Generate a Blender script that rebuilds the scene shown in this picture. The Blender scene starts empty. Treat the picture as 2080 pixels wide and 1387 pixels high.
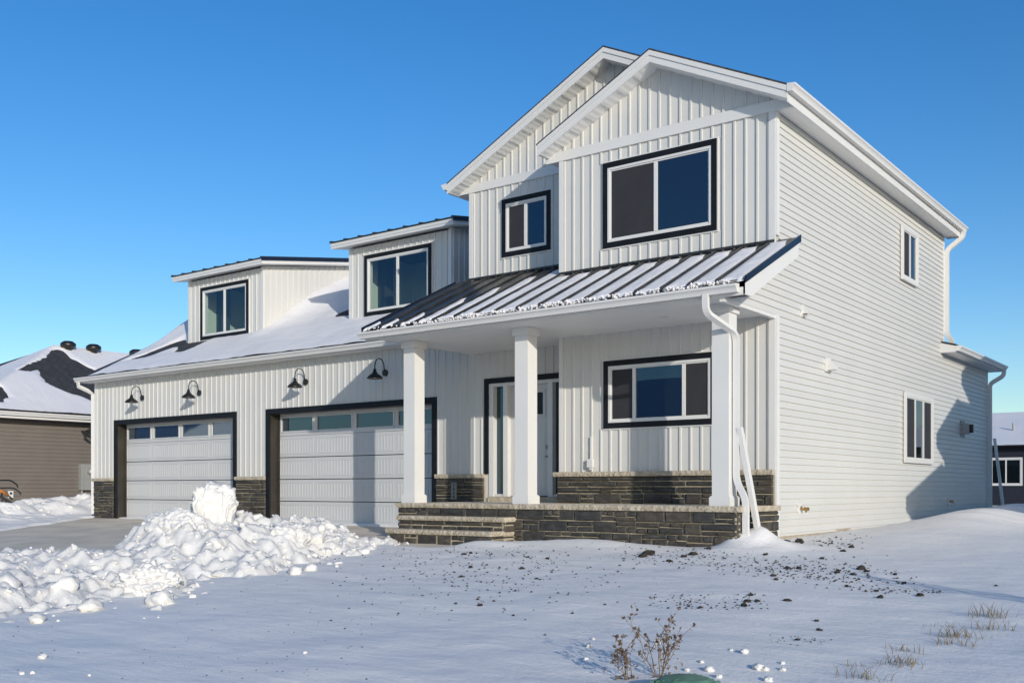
import bpy, bmesh, math, random
from mathutils import Vector, Matrix, noise
random.seed(7)
S = bpy.context.scene
COL = S.collection
R = math.radians

# ---------------------------------------------------------------- camera, sky, sun, exposure
CAM = (5.779, -13.918, 0.75)
YAW = 37.119
F_PX, CX_PX, HOR_PX = 2058.6, 1040.0, 993.0        # focal length, centre and horizon in photo pixels
cam = bpy.data.cameras.new('camera'); cam_o = bpy.data.objects.new('camera', cam); COL.objects.link(cam_o)
cam.sensor_width = 36; cam.lens = 36 * F_PX / 2080; cam.shift_y = (HOR_PX - 693.5) / 2080
cam.clip_start = .05; cam.clip_end = 3000
cam_o.location = CAM; cam_o.rotation_euler = (R(90), 0, R(YAW))
S.camera = cam_o

SUN_EL, SUN_K = 14.6, 1.587                          # elevation; run in x per metre of y
sx, sy = SUN_K / math.hypot(SUN_K, 1), -1 / math.hypot(SUN_K, 1)
W = bpy.data.worlds.new('World'); S.world = W; W.use_nodes = True
wn = W.node_tree; wn.nodes.clear()
sky = wn.nodes.new('ShaderNodeTexSky'); sky.sky_type = 'NISHITA'; sky.sun_disc = False
sky.sun_elevation = R(SUN_EL); sky.sun_rotation = math.atan2(sx, sy)
sky.altitude = 300; sky.air_density = 1.0; sky.dust_density = .7; sky.ozone_density = 2.6
hsv = wn.nodes.new('ShaderNodeHueSaturation'); hsv.inputs['Saturation'].default_value = 1.33; hsv.inputs['Hue'].default_value = .507; hsv.inputs['Value'].default_value = 1.1
bg = wn.nodes.new('ShaderNodeBackground'); bg.inputs['Strength'].default_value = .15
wo = wn.nodes.new('ShaderNodeOutputWorld')
wn.links.new(sky.outputs[0], hsv.inputs['Color']); wn.links.new(hsv.outputs[0], bg.inputs[0]); wn.links.new(bg.outputs[0], wo.inputs[0])
sun = bpy.data.lights.new('sun', 'SUN'); sun.energy = 3.5; sun.angle = R(.55); sun.color = (1, .945, .86)
sun_o = bpy.data.objects.new('sun', sun); COL.objects.link(sun_o)
ce = math.cos(R(SUN_EL))
sun_o.rotation_euler = Vector((sx * ce, sy * ce, math.sin(R(SUN_EL)))).to_track_quat('Z', 'Y').to_euler()
S.view_settings.view_transform = 'Standard'; S.view_settings.look = 'None'
S.view_settings.exposure = 0; S.view_settings.gamma = 1
S.cycles.use_denoising = True
S.cycles.max_bounces = 6

# ---------------------------------------------------------------- pixel -> place on the sloping yard
_s, _c = math.sin(R(YAW)), math.cos(R(YAW))
def ray(px, py):
    a = (px - CX_PX) / F_PX
    return (-_s + _c * a, _c + _s * a, (HOR_PX - py) / F_PX)
SLOPE = .045
def yard(y): return -SLOPE * (.66 - y) if y > -17 else -SLOPE * 17.66
def at_ground(px, py, off=.03):
    v = ray(px, py)
    t = (-SLOPE * (.66 - CAM[1]) + off - CAM[2]) / (v[2] - SLOPE * v[1])
    return CAM[0] + v[0] * t, CAM[1] + v[1] * t

# ---------------------------------------------------------------- materials
M = {}
def nt(name):
    m = bpy.data.materials.new(name); m.use_nodes = True
    t = m.node_tree; b = t.nodes['Principled BSDF']
    M[name] = m
    return m, t, b
def N(t, typ, **kw):
    n = t.nodes.new(typ)
    for k, v in kw.items():
        if k in n.inputs: n.inputs[k].default_value = v
        else: setattr(n, k, v)
    return n
def obj_co(t, scale=None):
    tc = t.nodes.new('ShaderNodeTexCoord')
    if scale is None: return tc.outputs['Object']
    mp = N(t, 'ShaderNodeMapping'); mp.inputs['Scale'].default_value = scale
    t.links.new(tc.outputs['Object'], mp.inputs[0]); return mp.outputs[0]
def world_co(t, scale=(1, 1, 1)):
    g = t.nodes.new('ShaderNodeNewGeometry')
    mp = N(t, 'ShaderNodeMapping'); mp.inputs['Scale'].default_value = scale
    t.links.new(g.outputs['Position'], mp.inputs[0]); return mp.outputs[0]
def ramp(t, src, stops):
    r = t.nodes.new('ShaderNodeValToRGB')
    e = r.color_ramp.elements
    while len(e) < len(stops): e.new(.5)
    for i, (p, c) in enumerate(stops): e[i].position = p; e[i].color = (*c, 1)
    t.links.new(src, r.inputs[0]); return r.outputs[0]
def mix(t, a, b, fac, mode='MIX'):
    n = t.nodes.new('ShaderNodeMix'); n.data_type = 'RGBA'; n.blend_type = mode
    for s, v in ((6, a), (7, b)):
        if isinstance(v, tuple): n.inputs[s].default_value = (*v, 1)
        else: t.links.new(v, n.inputs[s])
    if isinstance(fac, float): n.inputs[0].default_value = fac
    else: t.links.new(fac, n.inputs[0])
    return n.outputs[2]
def bump(t, b, src, strength, dist=.02, prev=None):
    n = N(t, 'ShaderNodeBump', Strength=strength, Distance=dist)
    t.links.new(src, n.inputs['Height'])
    if prev: t.links.new(prev, n.inputs['Normal'])
    t.links.new(n.outputs[0], b.inputs['Normal']); return n.outputs[0]
def simple(name, col, rough=.5, var=.06, scale=3., metal=0., bmp=0., bscale=40., spec=.5, per_obj=0.):
    m, t, b = nt(name)
    co = world_co(t)
    n = N(t, 'ShaderNodeTexNoise', Scale=scale, Detail=5.); t.links.new(co, n.inputs[0])
    lo = tuple(c * (1 - var) for c in col); hi = tuple(min(1, c * (1 + var)) for c in col)
    c = ramp(t, n.outputs[0], [(.3, lo), (.7, hi)])
    if per_obj:
        oi = t.nodes.new('ShaderNodeObjectInfo')
        v = ramp(t, oi.outputs['Random'], [(0, (1 - per_obj,) * 3), (1, (1 + per_obj * .5,) * 3)])
        c = mix(t, c, v, 1., 'MULTIPLY')
    t.links.new(c, b.inputs['Base Color'])
    b.inputs['Roughness'].default_value = rough; b.inputs['Metallic'].default_value = metal
    b.inputs['Specular IOR Level'].default_value = spec
    if bmp:
        n2 = N(t, 'ShaderNodeTexNoise', Scale=bscale, Detail=4.); t.links.new(co, n2.inputs[0])
        bump(t, b, n2.outputs[0], bmp)
    return m

simple('vinyl', (.57, .56, .525), .42, .02, 1.2, bmp=.04, bscale=6, per_obj=.025)
simple('trim_white', (.64, .63, .605), .38, .02, 2, bmp=.02, bscale=20)
simple('door_white', (.53, .53, .52), .4, .02, 2, bmp=.05, bscale=60)
simple('black_trim', (.007, .008, .010), .55, .3, 6, bmp=.03, bscale=30, spec=.25)
simple('dark_jamb', (.028, .024, .018), .35, .3, 3)
simple('black_metal', (.012, .011, .010), .4, .2, 8)
simple('lamp_inside', (.30, .20, .06), .5)
simple('rake_metal', (.016, .024, .045), .22, .1, 3, metal=.4)
simple('concrete', (.66, .575, .45), .85, .16, 1.4, bmp=.15, bscale=60)
simple('foundation', (.36, .31, .24), .9, .2, 5, bmp=.2, bscale=30)
simple('mortar', (.36, .31, .22), .95, .2, 12, bmp=.3, bscale=80)
simple('soil', (.030, .024, .018), .95, .4, 30, bmp=.6, bscale=60)
simple('taupe_siding', (.155, .135, .115), .55, .05, 2, bmp=.03, bscale=10)
simple('navy_siding', (.018, .019, .028), .5, .1, 2)
simple('tan_siding', (.20, .16, .12), .55, .06, 2)
simple('grey_metal', (.28, .28, .265), .45, .06, 6)
simple('brass', (.35, .22, .08), .4, .2, 20, metal=.7)
simple('stalk', (.20, .13, .075), .8, .35, 40, per_obj=.3)
simple('seed', (.10, .065, .035), .9, .4, 60)
simple('dead_grass', (.13, .105, .06), .8, .3, 20)
simple('green_plastic', (.10, .21, .135), .5, .25, 14, bmp=.15, bscale=40)
simple('orange_plastic', (.6, .2, .04), .5)
simple('rubber', (.012, .012, .012), .5)
simple('plaque', (.22, .22, .22), .45, .1, 20)
simple('room_wall', (.52, .58, .46), .8, .03)
simple('room_dark', (.03, .03, .032), .9, .1)
simple('screen', (.030, .030, .034), .7, .1, 3, spec=.3)
simple('vent_grey', (.30, .30, .29), .6, .1, 8)

def m_cap():
    m, t, b = nt('limestone')
    co = world_co(t)
    n = N(t, 'ShaderNodeTexNoise', Scale=9., Detail=8.); t.links.new(co, n.inputs[0])
    c = ramp(t, n.outputs[0], [(.25, (.30, .25, .18)), (.55, (.44, .38, .29)), (.8, (.52, .46, .37))])
    t.links.new(c, b.inputs['Base Color']); b.inputs['Roughness'].default_value = .9
    v = N(t, 'ShaderNodeTexVoronoi', Scale=22.); t.links.new(co, v.inputs[0])
    p = bump(t, b, v.outputs[0], .5, .02)
    bump(t, b, n.outputs[0], .6, .02, p)
m_cap()
def m_stone():
    m, t, b = nt('ledge_stone')
    co = world_co(t, (1, 1, 2.2))
    oi = t.nodes.new('ShaderNodeObjectInfo')
    n = N(t, 'ShaderNodeTexNoise', Scale=7., Detail=8., Roughness=.65); t.links.new(co, n.inputs[0])
    c1 = ramp(t, n.outputs[0], [(.28, (.020, .019, .018)), (.55, (.052, .049, .044)), (.8, (.10, .092, .078))])
    c2 = ramp(t, oi.outputs['Random'], [(0, (.75, .78, .82)), (.5, (1.1, 1.05, .98)), (.85, (1.45, 1.3, 1.1)), (1, (1.1, 1.15, 1.2))])
    t.links.new(mix(t, c1, c2, 1., 'MULTIPLY'), b.inputs['Base Color'])
    b.inputs['Roughness'].default_value = .75
    n2 = N(t, 'ShaderNodeTexNoise', Scale=38., Detail=6.); t.links.new(co, n2.inputs[0])
    p = bump(t, b, n.outputs[0], .7, .03); bump(t, b, n2.outputs[0], .5, .012, p)
m_stone()
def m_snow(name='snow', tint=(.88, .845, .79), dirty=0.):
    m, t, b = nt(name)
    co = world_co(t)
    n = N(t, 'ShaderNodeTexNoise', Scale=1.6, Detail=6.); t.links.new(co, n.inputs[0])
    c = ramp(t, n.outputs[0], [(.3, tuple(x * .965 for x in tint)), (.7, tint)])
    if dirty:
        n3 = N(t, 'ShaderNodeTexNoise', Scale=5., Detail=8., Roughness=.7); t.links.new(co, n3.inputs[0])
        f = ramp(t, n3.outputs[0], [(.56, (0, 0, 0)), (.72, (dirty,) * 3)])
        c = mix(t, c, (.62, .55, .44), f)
    t.links.new(c, b.inputs['Base Color'])
    b.inputs['Roughness'].default_value = .55
    b.inputs['Specular IOR Level'].default_value = .35
    n1 = N(t, 'ShaderNodeTexNoise', Scale=26., Detail=8., Roughness=.68); t.links.new(co, n1.inputs[0])
    w = N(t, 'ShaderNodeTexNoise', Scale=9., Detail=4.); t.links.new(world_co(t, (.35, 1., 1.)), w.inputs[0])
    p = bump(t, b, w.outputs[0], .36, .03)
    n4 = N(t, 'ShaderNodeTexNoise', Scale=3.2, Detail=6., Roughness=.62); t.links.new(world_co(t, (.7, 1.1, 1.)), n4.inputs[0])
    p = bump(t, b, n4.outputs[0], .22, .05, p)
    bump(t, b, n1.outputs[0], .6 if dirty else .5, .02 if dirty else .014, p)
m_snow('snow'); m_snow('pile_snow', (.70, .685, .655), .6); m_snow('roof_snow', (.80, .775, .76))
def m_shingle():
    m, t, b = nt('shingle')
    co = world_co(t)
    br = N(t, 'ShaderNodeTexBrick'); br.inputs['Scale'].default_value = 1
    br.inputs['Brick Width'].default_value = .3; br.inputs['Row Height'].default_value = .13
    br.inputs['Mortar Size'].default_value = .012
    br.inputs['Color1'].default_value = (.030, .030, .031, 1); br.inputs['Color2'].default_value = (.052, .051, .050, 1)
    br.inputs['Mortar'].default_value = (.012, .012, .013, 1)
    # courses run along the eave: use whichever horizontal axis follows it
    t.links.new(co, br.inputs['Vector'])
    n = N(t, 'ShaderNodeTexNoise', Scale=60., Detail=3.); t.links.new(co, n.inputs[0])
    t.links.new(mix(t, br.outputs[0], ramp(t, n.outputs[0], [(.3, (.7, .7, .7)), (.7, (1.3, 1.3, 1.3))]), 1., 'MULTIPLY'), b.inputs['Base Color'])
    b.inputs['Roughness'].default_value = .9
    bump(t, b, br.outputs[1], .5, .02)
m_shingle()
def m_roofmetal():
    m, t, b = nt('seam_metal')
    co = world_co(t, (6, 1.2, 1.2))
    n = N(t, 'ShaderNodeTexNoise', Scale=3., Detail=6.); t.links.new(co, n.inputs[0])
    t.links.new(ramp(t, n.outputs[0], [(.35, (.018, .019, .020)), (.75, (.060, .060, .056))]), b.inputs['Base Color'])
    b.inputs['Roughness'].default_value = .36; b.inputs['Metallic'].default_value = .25
m_roofmetal()
def m_glass(name, col, ior=1.9, rough=.015, wav=.0):
    m, t, b = nt(name)
    b.inputs['Base Color'].default_value = (*col, 1); b.inputs['Roughness'].default_value = rough
    b.inputs['IOR'].default_value = ior; b.inputs['Specular Tint'].default_value = (.55, .78, 1., 1); b.inputs['Specular IOR Level'].default_value = .5
    if wav:
        n = N(t, 'ShaderNodeTexNoise', Scale=1.4, Detail=1.); t.links.new(world_co(t), n.inputs[0])
        bump(t, b, n.outputs[0], wav, .02)
m_glass('glass', (.006, .009, .012), 2.1, .012, .03)
m_glass('glass_garage', (.020, .026, .034), 2.2, .03, .06)
def m_clear():                                       # dormer panes: see-through with a sky reflection
    m, t, b = nt('clear_pane')
    t.nodes.remove(b); out = t.nodes['Material Output']
    tr = t.nodes.new('ShaderNodeBsdfTransparent'); tr.inputs[0].default_value = (.72, .80, .78, 1)
    gl = t.nodes.new('ShaderNodeBsdfGlossy'); gl.inputs['Roughness'].default_value = .012
    mx = t.nodes.new('ShaderNodeMixShader'); mx.inputs[0].default_value = .11
    gl.inputs[0].default_value = (.6, .8, 1, 1)
    t.links.new(tr.outputs[0], mx.inputs[1]); t.links.new(gl.outputs[0], mx.inputs[2])
    t.links.new(mx.outputs[0], out.inputs[0])
m_clear()
def m_soffit():
    m, t, b = nt('soffit')
    b.inputs['Base Color'].default_value = (.76, .755, .73, 1); b.inputs['Roughness'].default_value = .5
    w = N(t, 'ShaderNodeTexWave', Scale=3.3); w.bands_direction = 'X'; w.inputs['Distortion'].default_value = 0
    t.links.new(world_co(t), w.inputs[0]); bump(t, b, w.outputs[0], .25, .01)
m_soffit()

# ---------------------------------------------------------------- mesh helpers
FRONT = lambda Y: (lambda u, d, z: (u, Y - d, z))     # a wall facing the street; d = outwards
SIDE = lambda X: (lambda u, d, z: (X + d, u, z))      # a wall facing the right neighbour
IDENT = lambda x, y, z: (x, y, z)
class MB:
    def __init__(s, f=IDENT): s.v = []; s.fc = []; s.f = f
    def add(s, pts, faces):
        o = len(s.v); s.v += [s.f(*p) for p in pts]; s.fc += [tuple(i + o for i in q) for q in faces]; return s
    def box(s, a0, a1, b0, b1, c0, c1):
        p = [(a, b, c) for a in (a0, a1) for b in (b0, b1) for c in (c0, c1)]
        return s.add(p, [(0, 1, 3, 2), (4, 6, 7, 5), (0, 4, 5, 1), (2, 3, 7, 6), (0, 2, 6, 4), (1, 5, 7, 3)])
    def ext(s, poly, axis, t0, t1):                   # poly in the two other axes, extruded along axis
        n = len(poly)
        def mk(p, t): return {'x': (t, p[0], p[1]), 'y': (p[0], t, p[1]), 'z': (p[0], p[1], t)}[axis]
        pts = [mk(p, t0) for p in poly] + [mk(p, t1) for p in poly]
        f = [tuple(range(n)), tuple(range(2 * n - 1, n - 1, -1))] + [(i, (i + 1) % n, (i + 1) % n + n, i + n) for i in range(n)]
        return s.add(pts, f)
    def ring(s, u0, u1, z0, z1, w, d0, d1):           # rectangular frame
        s.box(u0, u0 + w, d0, d1, z0, z1); s.box(u1 - w, u1, d0, d1, z0, z1)
        s.box(u0 + w, u1 - w, d0, d1, z0, z0 + w); s.box(u0 + w, u1 - w, d0, d1, z1 - w, z1); return s
    def tube(s, path, r, n=8, sq=None):               # round (n) or rectangular (sq=(w,h)) sweep
        path = [Vector(p) for p in path]; rings = []
        up = Vector((0, 0, 1))
        for i, p in enumerate(path):
            d = (path[min(i + 1, len(path) - 1)] - path[max(i - 1, 0)]).normalized()
            if i == 0:
                a = d.cross(up)
                if a.length < .2: a = d.cross(Vector((1, 0, 0)))
            else: a = pa - d * pa.dot(d)
            a.normalize(); pa = a; b = a.cross(d).normalized()
            rr = r[i] if isinstance(r, (list, tuple)) else r
            if sq: ofs = [(-sq[0], -sq[1]), (sq[0], -sq[1]), (sq[0], sq[1]), (-sq[0], sq[1])]
            else: ofs = [(rr * math.cos(k * 2 * math.pi / n), rr * math.sin(k * 2 * math.pi / n)) for k in range(n)]
            rings.append([tuple(p + a * x + b * y) for x, y in ofs])
        m = len(rings[0]); pts = [q for g in rings for q in g]; f = []
        for i in range(len(rings) - 1):
            for k in range(m): f.append((i * m + k, i * m + (k + 1) % m, (i + 1) * m + (k + 1) % m, (i + 1) * m + k))
        f += [tuple(range(m)), tuple(range(len(pts) - 1, len(pts) - m - 1, -1))]
        return s.add(pts, f)
    def lathe(s, prof, c, n=20):
        pts = []; f = []
        for r, z in prof:
            pts += [(c[0] + r * math.cos(k * 2 * math.pi / n), c[1] + r * math.sin(k * 2 * math.pi / n), c[2] + z) for k in range(n)]
        for i in range(len(prof) - 1):
            for k in range(n): f.append((i * n + k, i * n + (k + 1) % n, (i + 1) * n + (k + 1) % n, (i + 1) * n + k))
        return s.add(pts, f)
    def mesh(s, name, mat, smooth=False):
        me = bpy.data.meshes.new(name); me.from_pydata(s.v, [], s.fc); me.validate()
        b = bmesh.new(); b.from_mesh(me); bmesh.ops.recalc_face_normals(b, faces=b.faces); b.to_mesh(me); b.free()
        me.materials.append(M[mat])
        if smooth:
            for p in me.polygons: p.use_smooth = True
        return me
    def build(s, name, mat, parent=None, smooth=False, label=None):
        return link(name, s.mesh(name, mat, smooth), parent, label)
def link(name, data, parent=None, label=None):
    o = bpy.data.objects.new(name, data); COL.objects.link(o)
    if parent is not None:
        o.parent = parent
        if parent.type == 'EMPTY': o.matrix_parent_inverse = Matrix.Translation(parent.location).inverted()
    if label: o['label'] = label
    return o
def thing(name, label, cat, loc=(0, 0, 0), group=None):
    o = bpy.data.objects.new(name, None); o.location = loc; o.empty_display_size = .2; COL.objects.link(o)
    return tag(o, label, cat, group)
def tag(o, label, cat, group=None, kind=None):
    o['label'] = label; o['category'] = cat
    if group: o['group'] = group
    if kind: o['kind'] = kind
    return o
def nz(x, y, z=0.): return noise.noise(Vector((x, y, z)))
def fbm(x, y, z=0., o=4): return noise.fractal(Vector((x, y, z)), 1., 2., o)
def smooth(a, b, x):
    t = max(0., min(1., (x - a) / (b - a))); return t * t * (3 - 2 * t)

# ---------------------------------------------------------------- main levels of the house (metres)
YB, YA = .685, 0.                                     # entry + garage wall plane, living room wall plane
XG, XB, XA = -18.95, -6.25, -3.75                     # left ends: garage, two-storey part, living room bay
SOF = 3.253                                           # porch soffit
Z2 = 6.20                                             # upper eave soffit
MP = .485                                             # roof pitch
RXA, RZA, RXB, RZB = -1.886, 7.46, -3.139, 8.07       # ridges
house = thing('farmhouse', 'white two storey farmhouse with black window trim, metal porch roof and two garage doors', 'house', (-8, 1, 0))
def part(mb, name, mat, smooth=False, label=None): return mb.build(name, mat, house, smooth, label)

# ---------------------------------------------------------------- ground, driveway
def drive_mask(x, y):
    left = -18.9 + .7 * max(0, .3 - y)
    e = .18 * nz(x * 1.3, y * 1.3, 4)
    a = smooth(left - .05, left + .25, x + e) * (1 - smooth(-6.5, -6.2, x + e)) * (1 - smooth(.55, .75, y))
    b = smooth(-6.7, -6.4, x) * (1 - smooth(-4.5, -3.9, x + 2 * e)) * smooth(-2.75, -2.45, y + 1.5 * e) * (1 - smooth(-1.3, -1.1, y))
    return max(a, b)
def ground_z(x, y):
    z = yard(y) if y < .66 else 0.
    z += .03 + .022 * fbm(x * .45, y * .45, 2, 3) + .012 * nz(x * .9, y * 2.6, 7) + .007 * nz(x * 3, y * 8, 1) + .004 * nz(x * 8, y * 13, 4)
    if y < -1.5: z += .035 * max(0, nz(x * .22, y * .5, 9))
    # wind crests in the open yard
    z += .02 * abs(nz(x * .7 + y * .3, y * 1.7, 12)) * smooth(-1, -4, y)
    # drift along the right wall
    d = .36 * math.exp(-((x - 1.5 - .25 * nz(x * .2, y * .5, 5)) / 1.0) ** 2) * smooth(-.5, 6.2, y) * (1 + .5 * nz(0, y * .55, 3) + .25 * abs(nz(1, y * 1.3, 5)))
    d += .10 * math.exp(-((x - .1) / .7) ** 2) * smooth(4, 8, y)
    d += .05 * smooth(-4, 2, y) * smooth(.2, 3, x)
    z += max(0, d)
    # snow thrown against the porch and the heap under its downspout
    z += .10 * math.exp(-((x + 2.2) / 1.0) ** 2 - ((y + 1.65) / .35) ** 2) + .07 * math.exp(-((x + 3.6) / .7) ** 2 - ((y + 2.1) / .3) ** 2)
    z += .27 * (1 + .9 * nz(x * 3.2, y * 3.2, 3)) * math.exp(-((x - .13 - .1 * nz(y * 4, 2)) / .21) ** 2 - ((y + 1.12) / .30) ** 2) + .13 * (1 + .6 * nz(x * 2.5, y * 2.5, 8)) * math.exp(-((x - .3) / .5) ** 2 - ((y + 1.1) / .55) ** 2)
    # rough bank beyond the driveway, towards the left neighbour
    bk = math.exp(-((x + 20.9 - .62 * max(0, .3 - y)) / 1.1) ** 2) * smooth(3.0, 1.2, y)
    z += bk * (.30 + .22 * fbm(x * 1.6, y * 1.6, 6, 4))
    if x < -19: z += .14 * smooth(-19.3, -20, x)
    m = drive_mask(x, y)
    return z - m * (.10 + .035 * 0)
def axis(lo, hi, step, far):
    a = [lo + i * step for i in range(int((hi - lo) / step) + 1)]
    pre = []; p = lo; s_ = step
    while p > -far: s_ *= 1.35; p -= s_; pre.append(p)
    post = []; p = a[-1]; s_ = step
    while p < far: s_ *= 1.35; p += s_; post.append(p)
    return pre[::-1] + a + post
gx = axis(-24, 6.5, .085, 900); gy = axis(-12.5, 14.5, .085, 900)
gv = [(x, y, ground_z(x, y)) for y in gy for x in gx]
nx = len(gx)
gf = [(j * nx + i, j * nx + i + 1, (j + 1) * nx + i + 1, (j + 1) * nx + i) for j in range(len(gy) - 1) for i in range(nx - 1)]
me = bpy.data.meshes.new('ground'); me.from_pydata(gv, [], gf); me.materials.append(M['snow'])
for p in me.polygons: p.use_smooth = True
g = link('ground', me); g['kind'] = 'structure'; g['label'] = 'wind packed snow covering the yard'
mb = MB()
dx = [-19.6 + i * .5 for i in range(33)]; dy = [.95 - i * .5 for i in range(36)]
mb.add([(x, y, -SLOPE * (.66 - y) + .006 * nz(x * .6, y * .6)) for y in dy for x in dx],
       [(j * 33 + i, j * 33 + i + 1, (j + 1) * 33 + i + 1, (j + 1) * 33 + i) for j in range(35) for i in range(32)])
o = mb.build('driveway', 'concrete'); o['kind'] = 'structure'; o['label'] = 'bare concrete driveway in front of the garage'

# ---------------------------------------------------------------- board and batten
PITCH = .178
def board_section(w):
    return [(0, 0), (0, .014), (.005, .030), (.033, .030), (.038, .014), (w - .03, .010), (w, .011), (w, 0)]
_bm = {}
def board_mesh(orient):
    if orient not in _bm:
        f = FRONT(0) if orient == 'f' else SIDE(0)
        m = MB(f); s = board_section(PITCH); n = len(s)
        m.add([(u, d, 0) for u, d in s] + [(u, d, 1) for u, d in s],
              [tuple(range(n)), tuple(range(2 * n - 1, n - 1, -1))] + [(i, (i + 1) % n, (i + 1) % n + n, i + n) for i in range(n)])
        _bm[orient] = m.mesh('board', 'vinyl')
    return _bm[orient]
def boards(wall, orient, plane, u0, u1, z0, z1, openings=(), top=None):
    u = u0
    while u < u1 - .02:
        w = min(PITCH, u1 - u); c = u + w / 2
        segs = [(z0, z1)]
        for (a, b, lo, hi) in openings:
            if a < c < b:
                ns = []
                for s, e in segs:
                    if lo > s: ns.append((s, min(e, lo)))
                    if hi < e: ns.append((max(s, hi), e))
                segs = [q for q in ns if q[1] - q[0] > .02]
        for s, e in segs:
            if top is not None and e == z1:            # slanted head under a rake
                f = FRONT(plane) if orient == 'f' else SIDE(plane)
                m = MB(f); sec = board_section(w); n = len(sec)
                if max(top(u), top(u + w)) < s + .02: continue
                m.add([(u + a, d, s) for a, d in sec] + [(u + a, d, max(s + .001, top(u + a))) for a, d in sec],
                      [tuple(range(n)), tuple(range(2 * n - 1, n - 1, -1))] + [(i, (i + 1) % n, (i + 1) % n + n, i + n) for i in range(n)])
                m.build('board', 'vinyl', wall)
            else:
                o = link('board', board_mesh(orient), wall)
                o.location = (u, plane, s) if orient == 'f' else (plane, u, s)
                o.scale = (w / PITCH, 1, e - s) if orient == 'f' else (1, w / PITCH, e - s)
        u += PITCH

# ---------------------------------------------------------------- ledge stone
def stone_field(parent, f, u0, u1, z0, z1, seed, depth=.075, scale=1.):
    rnd = random.Random(seed)
    MB(f).box(u0, u1, 0, depth - .030, z0, z1).build('mortar_bed', 'mortar', parent)
    def stone(a, b, lo, hi):
        g = .0075
        a += g; b -= g; lo += g; hi -= g
        if b - a < .02 or hi - lo < .012: return
        m = MB(f); j = lambda s: rnd.uniform(-s, s)
        dpt = depth + j(.012); c = min(.012, (hi - lo) * .25)
        k = [(a + j(.006), lo + j(.004)), (b + j(.006), lo + j(.004)), (b + j(.006), hi + j(.004)), (a + j(.006), hi + j(.004))]
        cen = ((a + b) / 2, (lo + hi) / 2)
        inn = [(p[0] + (c + abs(j(.006))) * (1 if p[0] < cen[0] else -1), p[1] + (c * .8 + abs(j(.003))) * (1 if p[1] < cen[1] else -1)) for p in k]
        mid = [((inn[i][0] + inn[(i + 1) % 4][0]) / 2, (inn[i][1] + inn[(i + 1) % 4][1]) / 2) for i in range(4)]
        pts = [(p[0], 0, p[1]) for p in k] + [(p[0], dpt - .016, p[1]) for p in k] + [(p[0], dpt + j(.005), p[1]) for p in inn]
        pts += [(p[0], dpt + .004 + j(.006), p[1]) for p in mid] + [(cen[0] + j(.04) * (b - a), dpt + .007 + j(.008), cen[1])]
        fc = []
        for i in range(4):
            n = (i + 1) % 4
            fc += [(i, n, 4 + n, 4 + i), (4 + i, 4 + n, 8 + n, 12 + i), (4 + i, 12 + i, 8 + i), (8 + i, 12 + i, 16), (12 + i, 8 + n, 16)]
        m.add(pts, fc).build('stone', 'ledge_stone', parent)
    z = z0
    while z < z1 - .01:
        h = rnd.choice((.085, .11, .135, .16)) * scale
        if z1 - z - h < .05: h = z1 - z
        u = u0
        while u < u1 - .01:
            L = rnd.uniform(.20, .52) * scale
            if u1 - u - L < .12: L = u1 - u
            r = rnd.random()
            if h > .10 * scale and r < .48:
                q = z + h * rnd.choice((.4, .5, .6))
                if rnd.random() < .5 and L > .28:
                    s = u + L * rnd.uniform(.35, .65); stone(u, s, z, q); stone(s, u + L, z, q); stone(u, u + L, q, z + h)
                else:
                    s = u + L * rnd.uniform(.4, .7); stone(u, u + L, z, q); stone(u, s, q, z + h); stone(s, u + L, q, z + h)
            else: stone(u, u + L, z, z + h)
            u += L
        z += h
def cap_stone(f, u0, u1, d1, z0, z1, parent, seg=.9):
    rnd = random.Random(int((u0 + z0) * 1000)); u = u0                # rock-faced coping in lengths
    n = max(1, round((u1 - u0) / seg)); L = (u1 - u0) / n
    for i in range(n):
        a, b = u0 + i * L + .002, u0 + (i + 1) * L - .002
        m = MB(f); k = max(2, int(L / .05)); pts = []; fc = []
        for q in range(k + 1):
            x = a + (b - a) * q / k; e = rnd.uniform(0, .014); e2 = rnd.uniform(0, .012)
            pts += [(x, 0, z0), (x, d1 - .006 - e2, z0), (x, d1 + .004 - e, (z0 + z1) / 2), (x, d1 - .004 - e2, z1), (x, 0, z1)]
        for q in range(k):
            for j in range(5): fc.append((q * 5 + j, q * 5 + (j + 1) % 5, q * 5 + 5 + (j + 1) % 5, q * 5 + 5 + j))
        fc += [(0, 1, 2, 3, 4), tuple(k * 5 + j for j in (4, 3, 2, 1, 0))]
        m.add(pts, fc).build('coping_stone', 'limestone', parent)

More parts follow.
